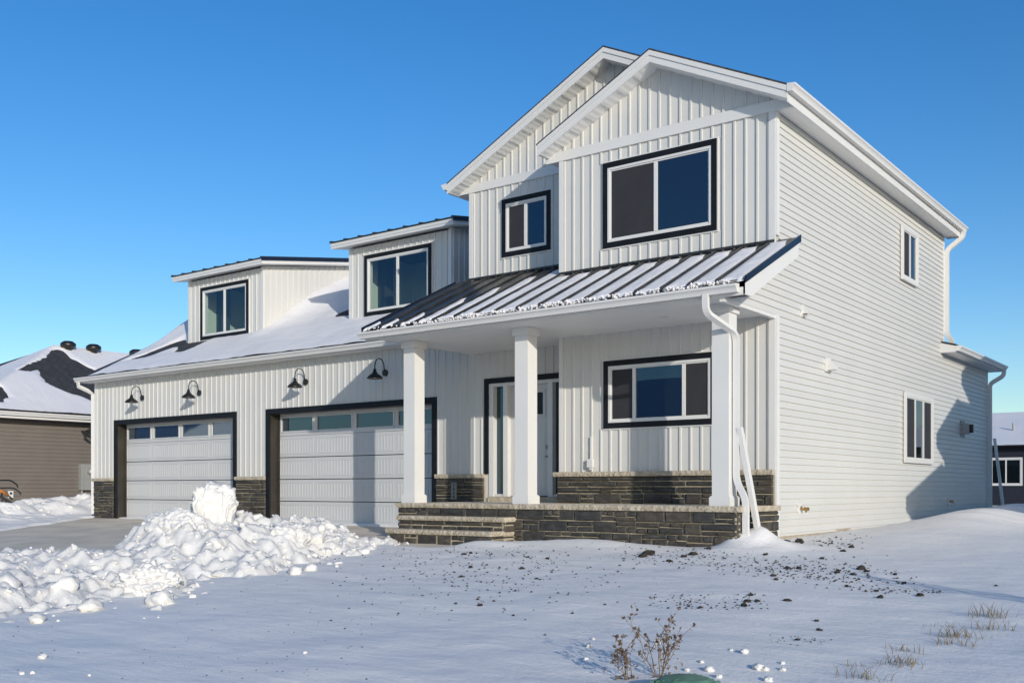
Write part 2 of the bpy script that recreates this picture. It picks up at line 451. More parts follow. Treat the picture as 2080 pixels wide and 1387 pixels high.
# ---------------------------------------------------------------- windows
def window(f, u0, u1, z0, z1, panes, black=True, glass='glass', screens=(0,), d=0., parent=None, deep=.0):
    tw = .088 if black else .05
    pro = .048
    w = MB(f).ring(u0, u1, z0, z1, tw, d, d + pro).build('window', 'black_trim' if black else 'trim_white', parent or house)
    if black:                                          # thin white receiver channel round the trim
        MB(f).ring(u0 - .022, u1 + .022, z0 - .022, z1 + .022, .022, d, d + .034).build('trim_channel', 'trim_white', w)
    a, b, lo, hi = u0 + tw, u1 - tw, z0 + tw, z1 - tw
    fr = MB(f).ring(a, b, lo, hi, .038, d, d + .042)
    fr.ring(a + .038, b - .038, lo + .038, hi - .038, .022, d, d + .026)
    a2, b2, lo2, hi2 = a + .06, b - .06, lo + .06, hi - .06
    edges = [a2 + (b2 - a2) * t for t in panes]
    for e in edges[1:-1]: fr.box(e - .028, e + .028, d, d + .034, lo2, hi2)
    fr.build('frame', 'trim_white', w)
    for i in range(len(edges) - 1):
        p0 = edges[i] + (.028 if i else 0); p1 = edges[i + 1] - (.028 if i < len(edges) - 2 else 0)
        pb = MB(f)
        if glass == 'clear_pane': pb.add([(p0, d + .008, lo2), (p1, d + .008, lo2), (p1, d + .008, hi2), (p0, d + .008, hi2)], [(0, 1, 2, 3)])
        else: pb.box(p0, p1, d + .006 - deep, d + .010 - deep, lo2, hi2)
        pb.build('pane', glass, w)
        if i in screens and glass != 'clear_pane': MB(f).box(p0, p1, d + .014, d + .016, lo2, hi2).build('insect_screen', 'screen', w)
    return w

# ---------------------------------------------------------------- walls: living room bay
fA = FRONT(YA); fB = FRONT(YB)
wa = part(MB().box(XA, -.02, .0, .2, 0, 6.3).ext([(XA, 6.29), (-.02, 6.29), (RXA, 7.24)], 'y', 0, .2), 'bay_wall', 'vinyl')
opA = [(-2.90, -.89, 4.60, 5.98)]; opL = [(-2.90, -.90, 1.71, 2.81)]
boards(wa, 'f', YA, XA + .08, -.09, 1.03, SOF, opL)
boards(wa, 'f', YA, XA + .08, -.09, 4.25, 6.18, opA)
gab = lambda u: RZA - .19 - MP * abs(u - RXA)
boards(wa, 'f', YA, XA - .1, .1, 6.33, 9, (), gab)
m = MB(fA)
for a, b in ((XA, XA + .08), (-.09, 0.012)):
    for z0_, z1_ in ((1.03, SOF), (4.2, 6.2)): MB(fA).box(a, b, 0, .036, z0_, z1_).build('corner_post', 'trim_white', wa)
for z0_, z1_ in ((.08, SOF), (4.4, 6.2)): MB(SIDE(0)).box(-.03, .085, 0, .03, z0_, z1_).build('corner_post', 'trim_white', wa)
MB(fA).box(XA - .26, .27, 0, .045, 6.175, 6.335).build('frieze_board', 'trim_white', wa)
MB(fA).box(XA, .0, 0, .045, 4.295, 4.335).build('head_flashing', 'seam_metal', wa)
window(fA, -2.892, -.90, 4.607, 5.974, (0, .475, 1))
window(fA, -2.880, -.91, 1.72, 2.80, (0, .245, .765, 1), screens=(0, 2))
stone_field(wa, fA, XA - .02, -.005, .52, .955, 11)
cap_stone(fA, XA - .075, .0, .12, .955, 1.03, wa)
MB(fA).box(XA - .02, XA, -.6, 0, .52, SOF).build('return_wall', 'vinyl', wa)
MB().box(XA, XA + .05, .0, YB, 4.2, 6.3).build('return_wall', 'vinyl', wa)
# ---------------------------------------------------------------- walls: entry and upper left bay
wb = part(MB().box(XB + .01, XA + .3, YB, YB + .2, SOF - .1, 6.4).ext([(XB, 6.39), (.02, 6.39), (RXB, 7.88)], 'y', YB, YB + .2).box(XB, XB + .02, YB, 9.1, 3.5, 6.4), 'entry_wall', 'vinyl')
boards(wb, 'f', YB, XB + .085, XA, 4.5, 6.25, [(-5.48, -4.39, 4.94, 5.995)])
gabB = lambda u: RZB - .19 - MP * abs(u - RXB)
boards(wb, 'f', YB, XB - .1, -1.5, 6.40, 9, (), gabB)
MB(fB).box(XB, XB + .085, 0, .036, 4.4, 6.3).build('corner_post', 'trim_white', wb)
MB(fB).box(XB - .24, XA, 0, .045, 6.245, 6.40).build('frieze_board', 'trim_white', wb)
MB(fB).box(XB, XA, 0, .045, 4.625, 4.662).build('head_flashing', 'seam_metal', wb)
window(fB, -5.474, -4.395, 4.945, 5.992, (0, .48, 1))
# lower entry wall
D0, D1 = -5.885, -3.86                                 # outer edges of the entry surround
MB().box(XB, D0 + .1, YB, YB + .2, 0, SOF + .4).box(D0 + .1, XA + .2, YB, YB + .2, 2.68, SOF + .4).build('backing', 'vinyl', wb)
boards(wb, 'f', YB, XB - .8, XA + .02, 1.03, SOF + .25, [(D0, 0, 0, 2.775)])
dr = MB(fB).box(D0, D0 + .095, 0, .045, 1.03, 2.775).box(D0 + .095, XA, 0, .045, 2.68, 2.775).build('entry_door', 'black_trim', house)
fr = MB(fB)
for a, b in ((-5.79, -5.69), (-5.46, -5.36), (-4.47, -4.37), (-3.95, -3.8)): fr.box(a, b, -.12, .02, .615, 2.68)
fr.box(-5.79, -3.8, -.12, .015, 2.62, 2.68).box(-5.69, -5.46, -.12, .0, .615, .66).box(-4.37, -3.95, -.12, 0, .615, .66)
fr.build('door_frame', 'trim_white', dr)
MB(fB).box(-5.69, -5.46, -.10, -.09, .66, 2.62).build('sidelight', 'glass', dr)
MB(fB).box(-4.37, -3.95, -.10, -.09, .66, 2.62).build('sidelight', 'glass', dr)
lf = MB(fB).box(-5.36, -4.47, -.12, -.075, .63, 2.62)
for z0, z1 in ((.75, 1.95),):
    lf.box(-5.24, -4.95, -.075, -.068, z0, z1); lf.box(-4.88, -4.59, -.075, -.068, z0, z1)
lf.ring(-5.2, -4.58, 2.03, 2.52, .05, -.075, -.06)
lf.build('door_leaf', 'door_white', dr)
MB(fB).box(-5.15, -4.63, -.074, -.070, 2.08, 2.47).build('door_lite', 'glass', dr)
MB(fB).box(-4.55, -4.525, -.075, -.03, 1.46, 1.53).box(-4.56, -4.515, -.075, -.01, 1.31, 1.34).build('handle', 'grey_metal', dr)
MB(fB).box(D0 + .1, XA, -.1, .06, .517, .612).build('threshold', 'limestone', dr)
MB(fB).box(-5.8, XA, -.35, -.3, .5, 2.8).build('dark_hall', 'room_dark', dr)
# ---------------------------------------------------------------- walls: garage
GT = 3.525
G1, G2 = (-18.051, -13.10), (-12.062, -7.056)          # outer edges of the black surrounds
wg = part(MB().box(XG, G1[0] + .1, YB, YB + .25, 0, GT + .1).box(G1[1] - .1, G2[0] + .1, YB, YB + .25, 0, GT + .1)
          .box(G2[1] - .1, XB, YB, YB + .25, 0, GT + .1).box(G1[0], G2[1], YB, YB + .2, 2.42, GT + .1).box(XG, XG + .1, YB, 11.3, 0, 3.6)
          .ext([(.685, 3.5), (11.3, 3.5), (6.0, 6.2)], 'x', XG, XG + .1), 'garage_wall', 'vinyl')
boards(wg, 'f', YB, XG + .085, XB - .8, 1.03, GT, [(G1[0], G1[1], 0, 2.51), (G2[0], G2[1], 0, 2.51)])
MB(fB).box(XG - .01, XG + .085, 0, .036, 1.03, GT).build('corner_post', 'trim_white', wg)
for i, (a, b) in enumerate(((XG, G1[0]), (G1[1], G2[0]), (G2[1], D0))):
    stone_field(wg if i < 2 else wb, fB, a, b, -.02 if i < 2 else .5, .955, 21 + i, .07)
    cap_stone(fB, a - (.06 if i == 0 else .0), b, .105, .955, 1.03, wg if i < 2 else wb, .8)
MB(SIDE(XG)).box(YB, YB + .3, -.08, 0, 0, .96).build('mortar_bed', 'mortar', wg)
def garage_door(G):
    a, b = G; o0, o1 = a + .115, b - .115; top = 2.40
    d = MB(fB).box(a, o0, 0, .045, .0, 2.51).box(o1, b, 0, .045, .0, 2.51).box(o0, o1, 0, .045, top, 2.51).build('garage_door', 'black_trim', house)
    j = MB(fB).box(o0 - .08, o0, -.24, 0, 0, top).box(o1, o1 + .08, -.24, 0, 0, top).box(o0, o1, -.24, 0, top - .004, top + .1)
    j.box(o0, o0 + .05, -.24, -.19, 0, top).build('jamb', 'dark_jamb', d)
    MB(fB).box(o0, o1, -.34, -.30, 0, top).build('garage_dark', 'room_dark', d)
    H = top / 5; n = 4; L = o1 - o0
    for r in range(5):
        z0, z1 = r * H + .004, (r + 1) * H - .004
        s = MB(fB)
        if r < 4:
            s.box(o0 + .005, o1 - .005, -.29, -.225, z0 + .01, z1)
            for c in range(n):
                u0, u1 = o0 + L * c / n + .06, o0 + L * (c + 1) / n - .06
                s.ring(u0, u1, z0 + .07, z1 - .06, .014, -.225, -.218)
                k = 12
                for q in range(1, k):
                    x = u0 + (u1 - u0) * q / k
                    s.box(x - .010, x + .010, -.225, -.2195, z0 + .095, z1 - .085)
        else:
            s.box(o0 + .005, o1 - .005, -.29, -.225, z0, z0 + .10).box(o0 + .005, o1 - .005, -.29, -.225, z1 - .085, z1)
            for c in range(n + 1):
                x = o0 + L * c / n; w = .07 if 0 < c < n else .11
                s.box(max(o0 + .005, x - w), min(o1 - .005, x + w), -.29, -.225, z0 + .10, z1 - .085)
            for c in range(n):
                u0, u1 = o0 + L * c / n + (.11 if c == 0 else .07), o0 + L * (c + 1) / n - (.11 if c == n - 1 else .07)
                s.ring(u0 - .028, u1 + .028, z0 + .072, z1 - .057, .028, -.225, -.208)
        sec = s.build('door_section', 'door_white', d)
        if r == 4:
            for c in range(n):
                u0, u1 = o0 + L * c / n + (.11 if c == 0 else .07), o0 + L * (c + 1) / n - (.11 if c == n - 1 else .07)
                MB(fB).box(u0, u1, -.25, -.24, z0 + .10, z1 - .085).build('pane', 'glass_garage', d)
    MB(fB).box(o0, o1, -.29, -.22, -.01, .006).build('bottom_seal', 'rubber', d)
garage_door(G1); garage_door(G2)

# barn lamps
def lamp(x, z):
    l = MB(fB).ext([(x + .065 * math.cos(q * math.pi / 9), z + .065 * math.sin(q * math.pi / 9)) for q in range(18)], 'y', .03, .065)
    l = l.build('barn_lamp', 'black_metal', house)
    y0 = YB - .06
    arc = [(x, y0, z + .02)] + [(x, y0 - .02 - .13 + .13 * math.cos(q * math.pi / 12), z + .10 + .17 * math.sin(q * math.pi / 12)) for q in range(13)] + [(x, y0 - .28, z + .03)]
    MB().tube(arc, .011, 8).build('gooseneck', 'black_metal', l, True)
    c = (x, y0 - .28, z - .10)
    MB().lathe([(.001, .15), (.03, .15), (.035, .10), (.05, .08), (.06, .06), (.12, .02), (.155, -.02), (.158, -.04), (.150, -.04), (.115, .005), (.05, .04), (.001, .05)], c, 24).build('lamp_shade', 'black_metal', l, True)
    MB().lathe([(.148, -.036), (.112, .002), (.05, .037), (.001, .045)], c, 24).build('shade_lining', 'lamp_inside', l, True)
    MB().lathe([(.001, .03), (.03, .02), (.034, -.01), (.02, -.035), (.001, -.04)], c, 12).build('bulb', 'trim_white', l, True)
for x, z in ((-16.78, 3.02), (-14.457, 3.01), (-10.751, 3.03), (-8.40, 3.06)): lamp(x, z)

# ---------------------------------------------------------------- side wall: lap siding
ws = part(MB().box(-.2, -.002, .05, 9.13, .06, 6.25).box(-.2, -.002, 9.1, 13.22, .06, 3.7).ext([(-1.66, SOF), (.1, SOF), (.1, 4.34), (-1.66, 3.42)], 'x', -.06, -.004), 'side_wall', 'vinyl')
lm = MB(); lm.add([(0, 0, 0), (.021, 0, 0), (.019, 0, .013), (.004, 0, .1016), (0, 0, .1016)] + [(x, 1, z) for x, z in ((0, 0), (.021, 0), (.019, .013), (.004, .1016), (0, .1016))],
                  [(0, 1, 2, 3, 4), (9, 8, 7, 6, 5)] + [(i, (i + 1) % 5, (i + 1) % 5 + 5, i + 5) for i in range(5)])
lap = lm.mesh('siding_plank', 'vinyl')
for r in range(60):
    z = .10 + r * .1016
    y0 = .085; y1 = 9.13 if z > 3.60 else 13.2
    if SOF - .02 < z < 4.33: y0 = max(-1.66, (z + .10 + .14 - 4.30) / MP)
    if y0 > 0 and SOF < z < 4.4: y0 = max(y0, .0)
    o = link('siding_plank', lap, ws); o.location = (0, y0, z); o.scale = (1, y1 - y0, 1)
for a, b, z0_, z1_ in ((9.10, 9.17, 3.6, 6.2), (13.2, 13.28, .1, 3.66)): MB(SIDE(0)).box(a, b, -.05, .02, z0_, z1_).build('corner_post', 'trim_white', ws)
part(MB().box(-.3, -.03, .0, 13.2, -.3, .10).box(-.02, .006, 2.5, 3.2, -.3, .09), 'foundation', 'foundation')
fS = SIDE(.0)
window(fS, 5.947, 6.995, 4.75, 5.80, (0, .5, 1), False, d=.030, parent=ws)
window(fS, 6.137, 8.10, 1.26, 2.62, (0, .333, .667, 1), False, d=.030, parent=ws, screens=(0, 2))
# fixtures on the side wall
v = MB(fS).box(1.95, 2.15, .012, .045, 2.62, 2.84).build('dryer_vent', 'trim_white', ws)
MB(fS).ext([(.04, 2.64), (.04, 2.81), (.10, 2.79), (.17, 2.71), (.16, 2.65)], 'x', 1.97, 2.13).build('hood', 'trim_white', v)
v = MB(fS).box(10.52, 10.86, .012, .04, 1.94, 2.30).build('furnace_vent', 'vent_grey', ws)
MB(fS).box(10.58, 10.72, .04, .17, 2.0, 2.24).build('terminal', 'vent_grey', v)
MB(fS).box(10.74, 10.82, .04, .24, 2.03, 2.22).build('terminal', 'black_metal', v)
v = MB(fS).box(.93, 1.07, .012, .03, 3.36, 3.54).build('junction_box', 'trim_white', ws)
MB(fS).box(.97, 1.05, .03, .10, 3.37, 3.40).box(.97, .985, .03, .10, 3.38, 3.45).box(1.035, 1.05, .03, .10, 3.38, 3.45).build('bracket', 'trim_white', v)
for y, z in ((.88, .45), (9.55, .48)):
    v = MB(fS).box(y - .06, y + .06, .012, .028, z - .09, z + .09).build('hose_tap', 'trim_white', ws)
    MB().tube([(.02, y, z), (.10, y, z - .005)], .016, 8).tube([(.09, y, z + .03), (.12, y, z - .05)], .014, 8).tube([(.05, y, z), (.05, y, z + .045)], .012, 8).build('spout', 'brass', v)
MB().tube([(.125, .855, .45), (.135, .905, .45)], .03, 10).build('tap_wheel', 'brass', v)

# ---------------------------------------------------------------- upper roofs
def chevron(xl, xr, rx, rz, t): return [(xl, rz - MP * (rx - xl)), (rx, rz), (xr, rz - MP * (xr - rx)), (xr, rz - MP * (xr - rx) - t), (rx, rz - t), (xl, rz - MP * (rx - xl) - t)]
EX = .30
rb = part(MB().ext(chevron(XB - EX, EX, RXB, RZB - .012, .17), 'y', YB - .30, 9.45), 'main_roof', 'trim_white')
MB().ext(chevron(XB - EX - .02, EX + .02, RXB, RZB + .014, .026), 'y', YB - .325, 9.47).build('shingles', 'shingle', rb)
ra = part(MB().ext(chevron(XA - .24, EX, RXA, RZA - .012, .17), 'y', -.30, 2.6), 'bay_roof', 'trim_white')
MB().ext(chevron(XA - .26, EX + .02, RXA, RZA + .014, .026), 'y', -.325, 2.6).build('shingles', 'shingle', ra)
def fascia(xl, xr, rx, rz, y0, y1, parent):             # stepped rake fascia
    MB().ext(chevron(xl, xr, rx, rz - .016, .075), 'y', y0 - .028, y0 - .001).build('rake_trim', 'trim_white', parent)
    MB().ext(chevron(xl, xr, rx, rz - .09, .105), 'y', y0 - .014, y0 - .001).build('rake_fascia', 'trim_white', parent)
fascia(XB - EX, EX, RXB, RZB, YB - .30, 0, rb); fascia(XA - .24, EX, RXA, RZA, -.30, 0, ra)
def rake_soffit(parent, xa, xb, rx, rz, y0, y1):
    n = max(1, int(abs(xb - xa) / .27)); L = (xb - xa) / n
    for i in range(n):
        a, b = xa + i * L + .006, xa + (i + 1) * L - .006
        za, zb = rz - .190 - MP * abs(a - rx) - .013, rz - .190 - MP * abs(b - rx)
        MB().add([(a, y0, za), (b, y0, zb), (b, y1, zb), (a, y1, za), (a, y0, za + .008), (b, y0, zb + .008), (b, y1, zb + .008), (a, y1, za + .008)],
                 [(0, 1, 2, 3), (7, 6, 5, 4), (0, 4, 5, 1), (1, 5, 6, 2), (2, 6, 7, 3), (3, 7, 4, 0)]).build('soffit_panel', 'soffit', parent)
for a, b in ((XA - .2, RXA), (RXA, .27)): rake_soffit(ra, a, b, RXA, RZA, -.296, .0)
for a, b in ((XB - .26, RXB), (RXB, -.6)): rake_soffit(rb, a, b, RXB, RZB, YB - .296, YB)
def gutter(f, u0, u1, d, z, parent, name='gutter'):      # K profile; d = fascia face, z = top of the back
    d += .004
    p = [(d, z), (d, z - .115), (d + .075, z - .115), (d + .085, z - .085), (d + .10, z - .06), (d + .122, z - .04), (d + .122, z - .012), (d + .112, z - .012), (d + .112, z - .035), (d + .07, z - .075), (d + .012, z - .10), (d + .012, z)]
    g = MB(f).ext(p, 'x', u0, u1)
    g.ext(p[:7], 'x', u0 - .003, u0).ext(p[:7], 'x', u1, u1 + .003)
    return g.build(name, 'trim_white', parent)
# eave boxes: right side, left side of the two-storey part, bay left
ze = lambda x: RZB - MP * abs(x - RXB)
MB().ext([(0, Z2), (EX - .012, Z2 - .01), (EX - .012, ze(EX) - .03), (0, ze(0) - .1)], 'y', .03, 9.44).build('eave_box', 'trim_white', rb)
MB().ext([(0.02, Z2 - .012), (EX - .02, Z2 - .018), (EX - .02, Z2 - .01), (.02, Z2)], 'y', .02, 9.42).build('eave_soffit', 'soffit', rb)
MB().ext([(XB, Z2 + .05), (XB - EX + .012, Z2 + .04), (XB - EX + .012, ze(XB - EX) - .03), (XB, ze(XB) - .1)], 'y', YB + .03, 9.44).build('eave_box', 'trim_white', rb)
MB().ext([(XA, Z2), (XA - .228, Z2), (XA - .228, RZA - MP * (RXA - XA + .24) - .03), (XA, RZA - MP * (RXA - XA) - .05)], 'y', .03, YB).build('eave_box', 'trim_white', ra)
MB().box(EX - .008, EX + .002, -.30, 9.44, ze(EX) - .24, ze(EX) - .02).build('eave_fascia', 'trim_white', rb)
gutter(SIDE(0), -.33, 9.5, EX, ze(EX) + .005, rb)
gutter(lambda u, d, z: (-d, u, z), YB - .33, 9.5, -(XB - EX), ze(XB - EX) + .005, rb)

# rear single-storey wing
rw = part(MB().ext([(EX, 3.66), (-3, 3.66), (-3, 4.75), (EX, 3.79)], 'y', 8.9, 13.5), 'wing_roof', 'trim_white')
MB().ext([(EX + .02, 3.80), (-3, 4.76), (-3, 4.785), (EX + .02, 3.825)], 'y', 8.88, 13.52).build('shingles', 'shingle', rw)
gutter(SIDE(0), 8.95, 13.55, EX, 3.80, rw)

# ---------------------------------------------------------------- garage roof with its dormers
GM = .505
EY = YB - .30
gr = lambda y: 3.655 + GM * (y - EY)
RY_ = 6.0; BY = 2 * RY_ - EY
D1X, D2X, DY = (-17.06, -14.02), (-11.03, -7.98), 2.2
rg_m, sh_m = MB(), MB()
def front_back(a, b, ya):                               # both slopes between a and b, the street slope up to ya
    rg_m.ext([(EY, gr(EY)), (ya, gr(ya)), (ya, gr(ya) - .13), (EY, GT)], 'x', a, b)
    sh_m.ext([(EY - .02, gr(EY) + .006), (ya, gr(ya) + .016), (ya, gr(ya) - .01), (EY - .02, gr(EY) - .02)], 'x', a - (.02 if a < XG else 0), b)
for a, b in ((XG - .29, D1X[0]), (D1X[1], D2X[0]), (D2X[1], XB)): front_back(a, b, RY_)
for a, b in (D1X, D2X): front_back(a, b, DY + .02)
rg_m.ext([(RY_, gr(RY_)), (BY, gr(EY)), (BY, gr(EY) - .13), (RY_, gr(RY_) - .13)], 'x', XG - .29, XB)
sh_m.ext([(RY_, gr(RY_) + .016), (BY, gr(EY) + .006), (BY, gr(EY) - .02), (RY_, gr(RY_) - .01)], 'x', XG - .31, XB)
rg = part(rg_m, 'garage_roof', 'trim_white')
sh_m.build('shingles', 'shingle', rg)
MB().box(XG - .28, XB - .05, EY + .005, YB, GT - .006, GT).build('eave_soffit', 'soffit', rg)
gutter(lambda u, d, z: (u, -d, z), XG - .36, -6.75, -EY, gr(EY) - .005, rg)
MB().tube([(XG - .22, EY - .07, gr(EY) - .12), (XG - .22, EY - .06, 3.42), (XG - .10, EY + .12, 3.32), (XG - .05, YB - .05, 3.22), (XG - .05, YB - .045, .1)], 0, sq=(.033, .04)).build('downspout', 'trim_white', rg)
D1X, D2X, DY = (-17.06, -14.02), (-11.03, -7.98), 2.2
def roof_pts(pix, x0, z0, y0, mx, my):              # photo pixels -> (x, y) on the roof plane z = z0 + mx (x0 - x) + my (y - y0)
    out = []
    for px, py in pix:
        v = ray(px, py)
        t = (z0 + mx * (x0 - CAM[0]) + my * (CAM[1] - y0) - CAM[2]) / (v[2] + mx * v[0] - my * v[1])
        out.append((CAM[0] + v[0] * t, CAM[1] + v[1] * t))
    return out
def inside(poly, x, y):                               # signed distance, positive inside
    d = 1e9; c = False; n = len(poly)
    for i in range(n):
        (ax, ay), (bx, by) = poly[i], poly[(i + 1) % n]
        ex, ey = bx - ax, by - ay; q = max(0, min(1, ((x - ax) * ex + (y - ay) * ey) / (ex * ex + ey * ey + 1e-9)))
        d = min(d, math.hypot(x - ax - ex * q, y - ay - ey * q))
        if (ay > y) != (by > y) and x < ex * (y - ay) / (by - ay + 1e-12) + ax: c = not c
    return d if c else -d
def snow_sheet(name, x0, x1, y0, y1, zf, thick, parent, step=.09, mat='roof_snow', skip=None):
    nx_, ny_ = int((x1 - x0) / step), int((y1 - y0) / step)
    pts = []; fc = []
    for j in range(ny_ + 1):
        for i in range(nx_ + 1):
            x, y = x0 + (x1 - x0) * i / nx_, y0 + (y1 - y0) * j / ny_
            pts.append((x, y, zf(x, y) + thick(x, y)))
    w = nx_ + 1
    for j in range(ny_):
        for i in range(nx_):
            if skip and skip(*pts[j * w + i][:2]): continue
            fc.append((j * w + i, j * w + i + 1, (j + 1) * w + i + 1, (j + 1) * w + i))
    m = MB(); m.v = pts; m.fc = fc
    return m.build(name, mat, parent, True)
G_BARE = [roof_pts(p, 0, 3.655, YB - .30, 0, GM) for p in (
    [(150, 768), (240, 727), (384, 664), (386, 671), (300, 707), (246, 734), (200, 757), (168, 768)],
    [(255, 735), (298, 720), (345, 701), (381, 688), (381, 697), (350, 709), (300, 727)],
    [(352, 718), (370, 700), (415, 691), (425, 693), (397, 706), (372, 717)])]
def g_thick(x, y):
    n = fbm(x * .9, y * 1.6, 3, 4); n2 = nz(x * 3.1, y * 6.5, 8)
    t = .045 + .022 * n + .010 * n2
    for k, pl in enumerate(G_BARE):
        d = inside(pl, x, y) + (.10 * n + .09 * n2) * (1 if k else .4)
        t -= .10 * smooth(-.10, .10, d)
    t -= .05 * math.exp(-((y - EY - .02) / .05) ** 2) * (.6 + n2 + n)                                # patchy lower edge
    if y > 2.0:                                                                                       # drift against the dormer cheek
        u = (x - D1X[1]); 
        t += .34 * math.exp(-(max(0, u) / .75) ** 2) * smooth(2.1, 4.0, y) + .05 * math.exp(-(u / .3) ** 2)
        t -= .14 * smooth(-12.4, -11.5, x + .3 * n) * smooth(2.35, 2.9, y)
    return t
snow_sheet('roof_snow', XG - .30, XB - .12, EY - .015, RY_, lambda x, y: gr(y) + .012, g_thick, rg, skip=lambda x, y: y > DY and (D1X[0] < x < D1X[1] - .1 or D2X[0] < x < D2X[1] - .1))
def dormer(X0, X1):
    zb = gr(DY) - .1; f = FRONT(DY); zt = 6.17
    wx0, wx1, wz0, wz1 = (-16.52, -14.58, 4.60, 5.95) if X0 < -15 else (-10.53, -8.53, 4.60, 5.96)
    w = MB().box(X0, wx0 + .1, DY, DY + .12, zb, zt).box(wx1 - .1, X1, DY, DY + .12, zb, zt).box(wx0 + .1, wx1 - .1, DY, DY + .12, zb, wz0 + .1).box(wx0 + .1, wx1 - .1, DY, DY + .12, wz1 - .1, zt)
    back = (DY, 6.5)
    w.ext([(DY, zb), (6, gr(6) - .1), (6, 6.8), (DY, zt + .04)], 'x', X1 - .1, X1 - .003).ext([(DY, zb), (6, gr(6) - .1), (6, 6.8), (DY, zt + .04)], 'x', X0, X0 + .1)
    d = w.build('dormer', 'vinyl', house)
    boards(d, 'f', DY, X0 + .075, X1 - .085, zb + .05, zt, [(wx0, wx1, wz0 - .01, wz1 + .01)])
    for a, b in ((X0, X0 + .075), (X1 - .085, X1)): MB(f).box(a, b, 0, .034, zb, zt).build('corner_post', 'trim_white', d)
    boards(d, 's', X1, DY + .01, 6.0, zb, 9, (), lambda u: 6.2 + .165 * (u - DY))
    # the room behind the glass
    MB().box(X0 + .1, X1 - .1, DY + 1.9, DY + 1.95, 3.7, zt).box(X0 + .1, X0 + .14, DY + .12, DY + 1.9, 3.7, zt).box(X1 - .14, X1 - .1, DY + .12, DY + 1.9, 3.7, zt).build('room_wall', 'room_wall', d)
    MB().box(X0, X1, DY + .12, DY + 1.95, 4.35, 4.38).box(X0, X1, DY + .12, DY + 1.95, zt - .02, zt).build('room_floor', 'room_dark', d)
    MB().box(X0 + .14, X0 + .40, DY + .75, DY + 1.0, 4.38, zt).build('room_pier', 'room_dark', d)
    window(f, wx0, wx1, wz0, wz1, (0, .5, 1), glass='clear_pane', parent=d)
    # low pitched metal roof
    r0, r1, ry = X0 - .30, X1 + .28, DY - .30
    zr = lambda y: 6.30 + .165 * (y - ry)
    r = MB().ext([(ry, zr(ry) - .13), (6.3, zr(6.3) - .13), (6.3, zr(6.3) - .01), (ry, zr(ry) - .01)], 'x', r0, r1).build('dormer_roof', 'trim_white', d)
    MB().box(r0 + .02, r1 - .02, ry + .01, DY, zt - .005, zt + .005).build('eave_soffit', 'soffit', r) if False else None
    MB().ext([(ry - .012, zr(ry) - .075), (ry, zr(ry) - .075), (ry, zr(ry) - .005), (ry - .012, zr(ry) - .005)], 'x', r0, r1).build('fascia_step', 'trim_white', r)
    MB().ext([(ry - .04, zr(ry) - .002), (6.3, zr(6.3)), (6.3, zr(6.3) + .022), (ry - .04, zr(ry) + .018)], 'x', r0 - .02, r1 + .02).build('roof_sheet', 'seam_metal', r)
    MB().ext([(ry - .04, zr(ry) - .055), (6.3, zr(6.3) - .055), (6.3, zr(6.3) + .026), (ry - .04, zr(ry) + .022)], 'x', r1 + .02, r1 + .028).build('rake_flashing', 'rake_metal', r)
    n = 9
    for i in range(n):
        x = r0 + (r1 - r0) * (i + .0) / (n - 1) if 0 < i < n - 1 else (r0 + .01 if i == 0 else r1 - .01)
        MB().ext([(ry - .042, zr(ry) + .01), (6.3, zr(6.3) + .02), (6.3, zr(6.3) + .05), (ry - .042, zr(ry) + .045)], 'x', x - .012, x + .012).build('seam', 'seam_metal', r)
dormer(*D1X); dormer(*D2X)

# ---------------------------------------------------------------- porch
PX0, PX1, PE = -6.60, .33, -1.73                        # roof ends, eave
pr = lambda y: 4.30 + MP * y
rp = part(MB().ext([(PE, pr(PE) - .11), (0.0, pr(0) - .11), (0.0, pr(0) - .012), (PE, pr(PE) - .012)], 'x', PX0 + .015, PX1 - .02)
          .ext([(-.01, pr(0) - .11), (YB, pr(YB) - .11), (YB, pr(YB) - .012), (-.01, pr(0) - .012)], 'x', PX0 + .015, XA), 'porch_roof', 'trim_white')
MB().box(PX0 + .04, PX1 - .02, PE, PE + .03, SOF - .002, pr(PE) - .02).build('fascia', 'trim_white', rp)
MB().ext([(PE + .02, SOF), (.1, SOF), (.1, pr(.1) - .12), (PE + .02, pr(PE) - .12)], 'x', -6.28, -6.24).build('gable_end', 'trim_white', rp)
MB().ext([(PE, SOF - .0), (PE + .20, SOF), (.09, pr(.09) - .27), (.09, pr(.09) - .02), (PE, pr(PE) - .02)], 'x', PX1 - .045, PX1 - .019).build('rake_fascia', 'trim_white', rp)
MB().ext([(PE + .22, SOF + .002), (.08, pr(.08) - .265), (.08, pr(.08) - .255), (PE + .22, SOF + .012)], 'x', .0, PX1 - .03).build('rake_soffit', 'soffit', rp)
MB().box(-6.25, -.0, PE + .03, YB + .0, SOF, SOF + .02).build('porch_ceiling', 'soffit', rp)
MB().box(-.06, .014, PE + .03, .0, SOF - .055, SOF).build('ceiling_edge', 'trim_white', rp)
gutter(lambda u, d, z: (u, -d, z), PX0 - .03, PX1 - .10, -PE, SOF + .145, rp)
for x, y in ((-4.35, -.35), (-1.35, -.85)):
    MB().lathe([(.001, -.012), (.055, -.012), (.075, -.006), (.08, .0)], (x, y, SOF), 20).build('recessed_light', 'trim_white', rp)
NPAN = 17; PW = (PX1 - PX0) / NPAN
MB().ext([(PE - .045, pr(PE) - .07), (.11, pr(.11) - .075), (.11, pr(.11) + .03), (PE - .045, pr(PE) + .02)], 'x', PX1, PX1 + .012).build('rake_flashing', 'rake_metal', rp)
MB().ext([(PE - .045, pr(PE) - .07), (YB, pr(YB) - .075), (YB, pr(YB) + .03), (PE - .045, pr(PE) + .02)], 'x', PX0 - .012, PX0).build('rake_flashing', 'rake_metal', rp)
rndp = random.Random(5)
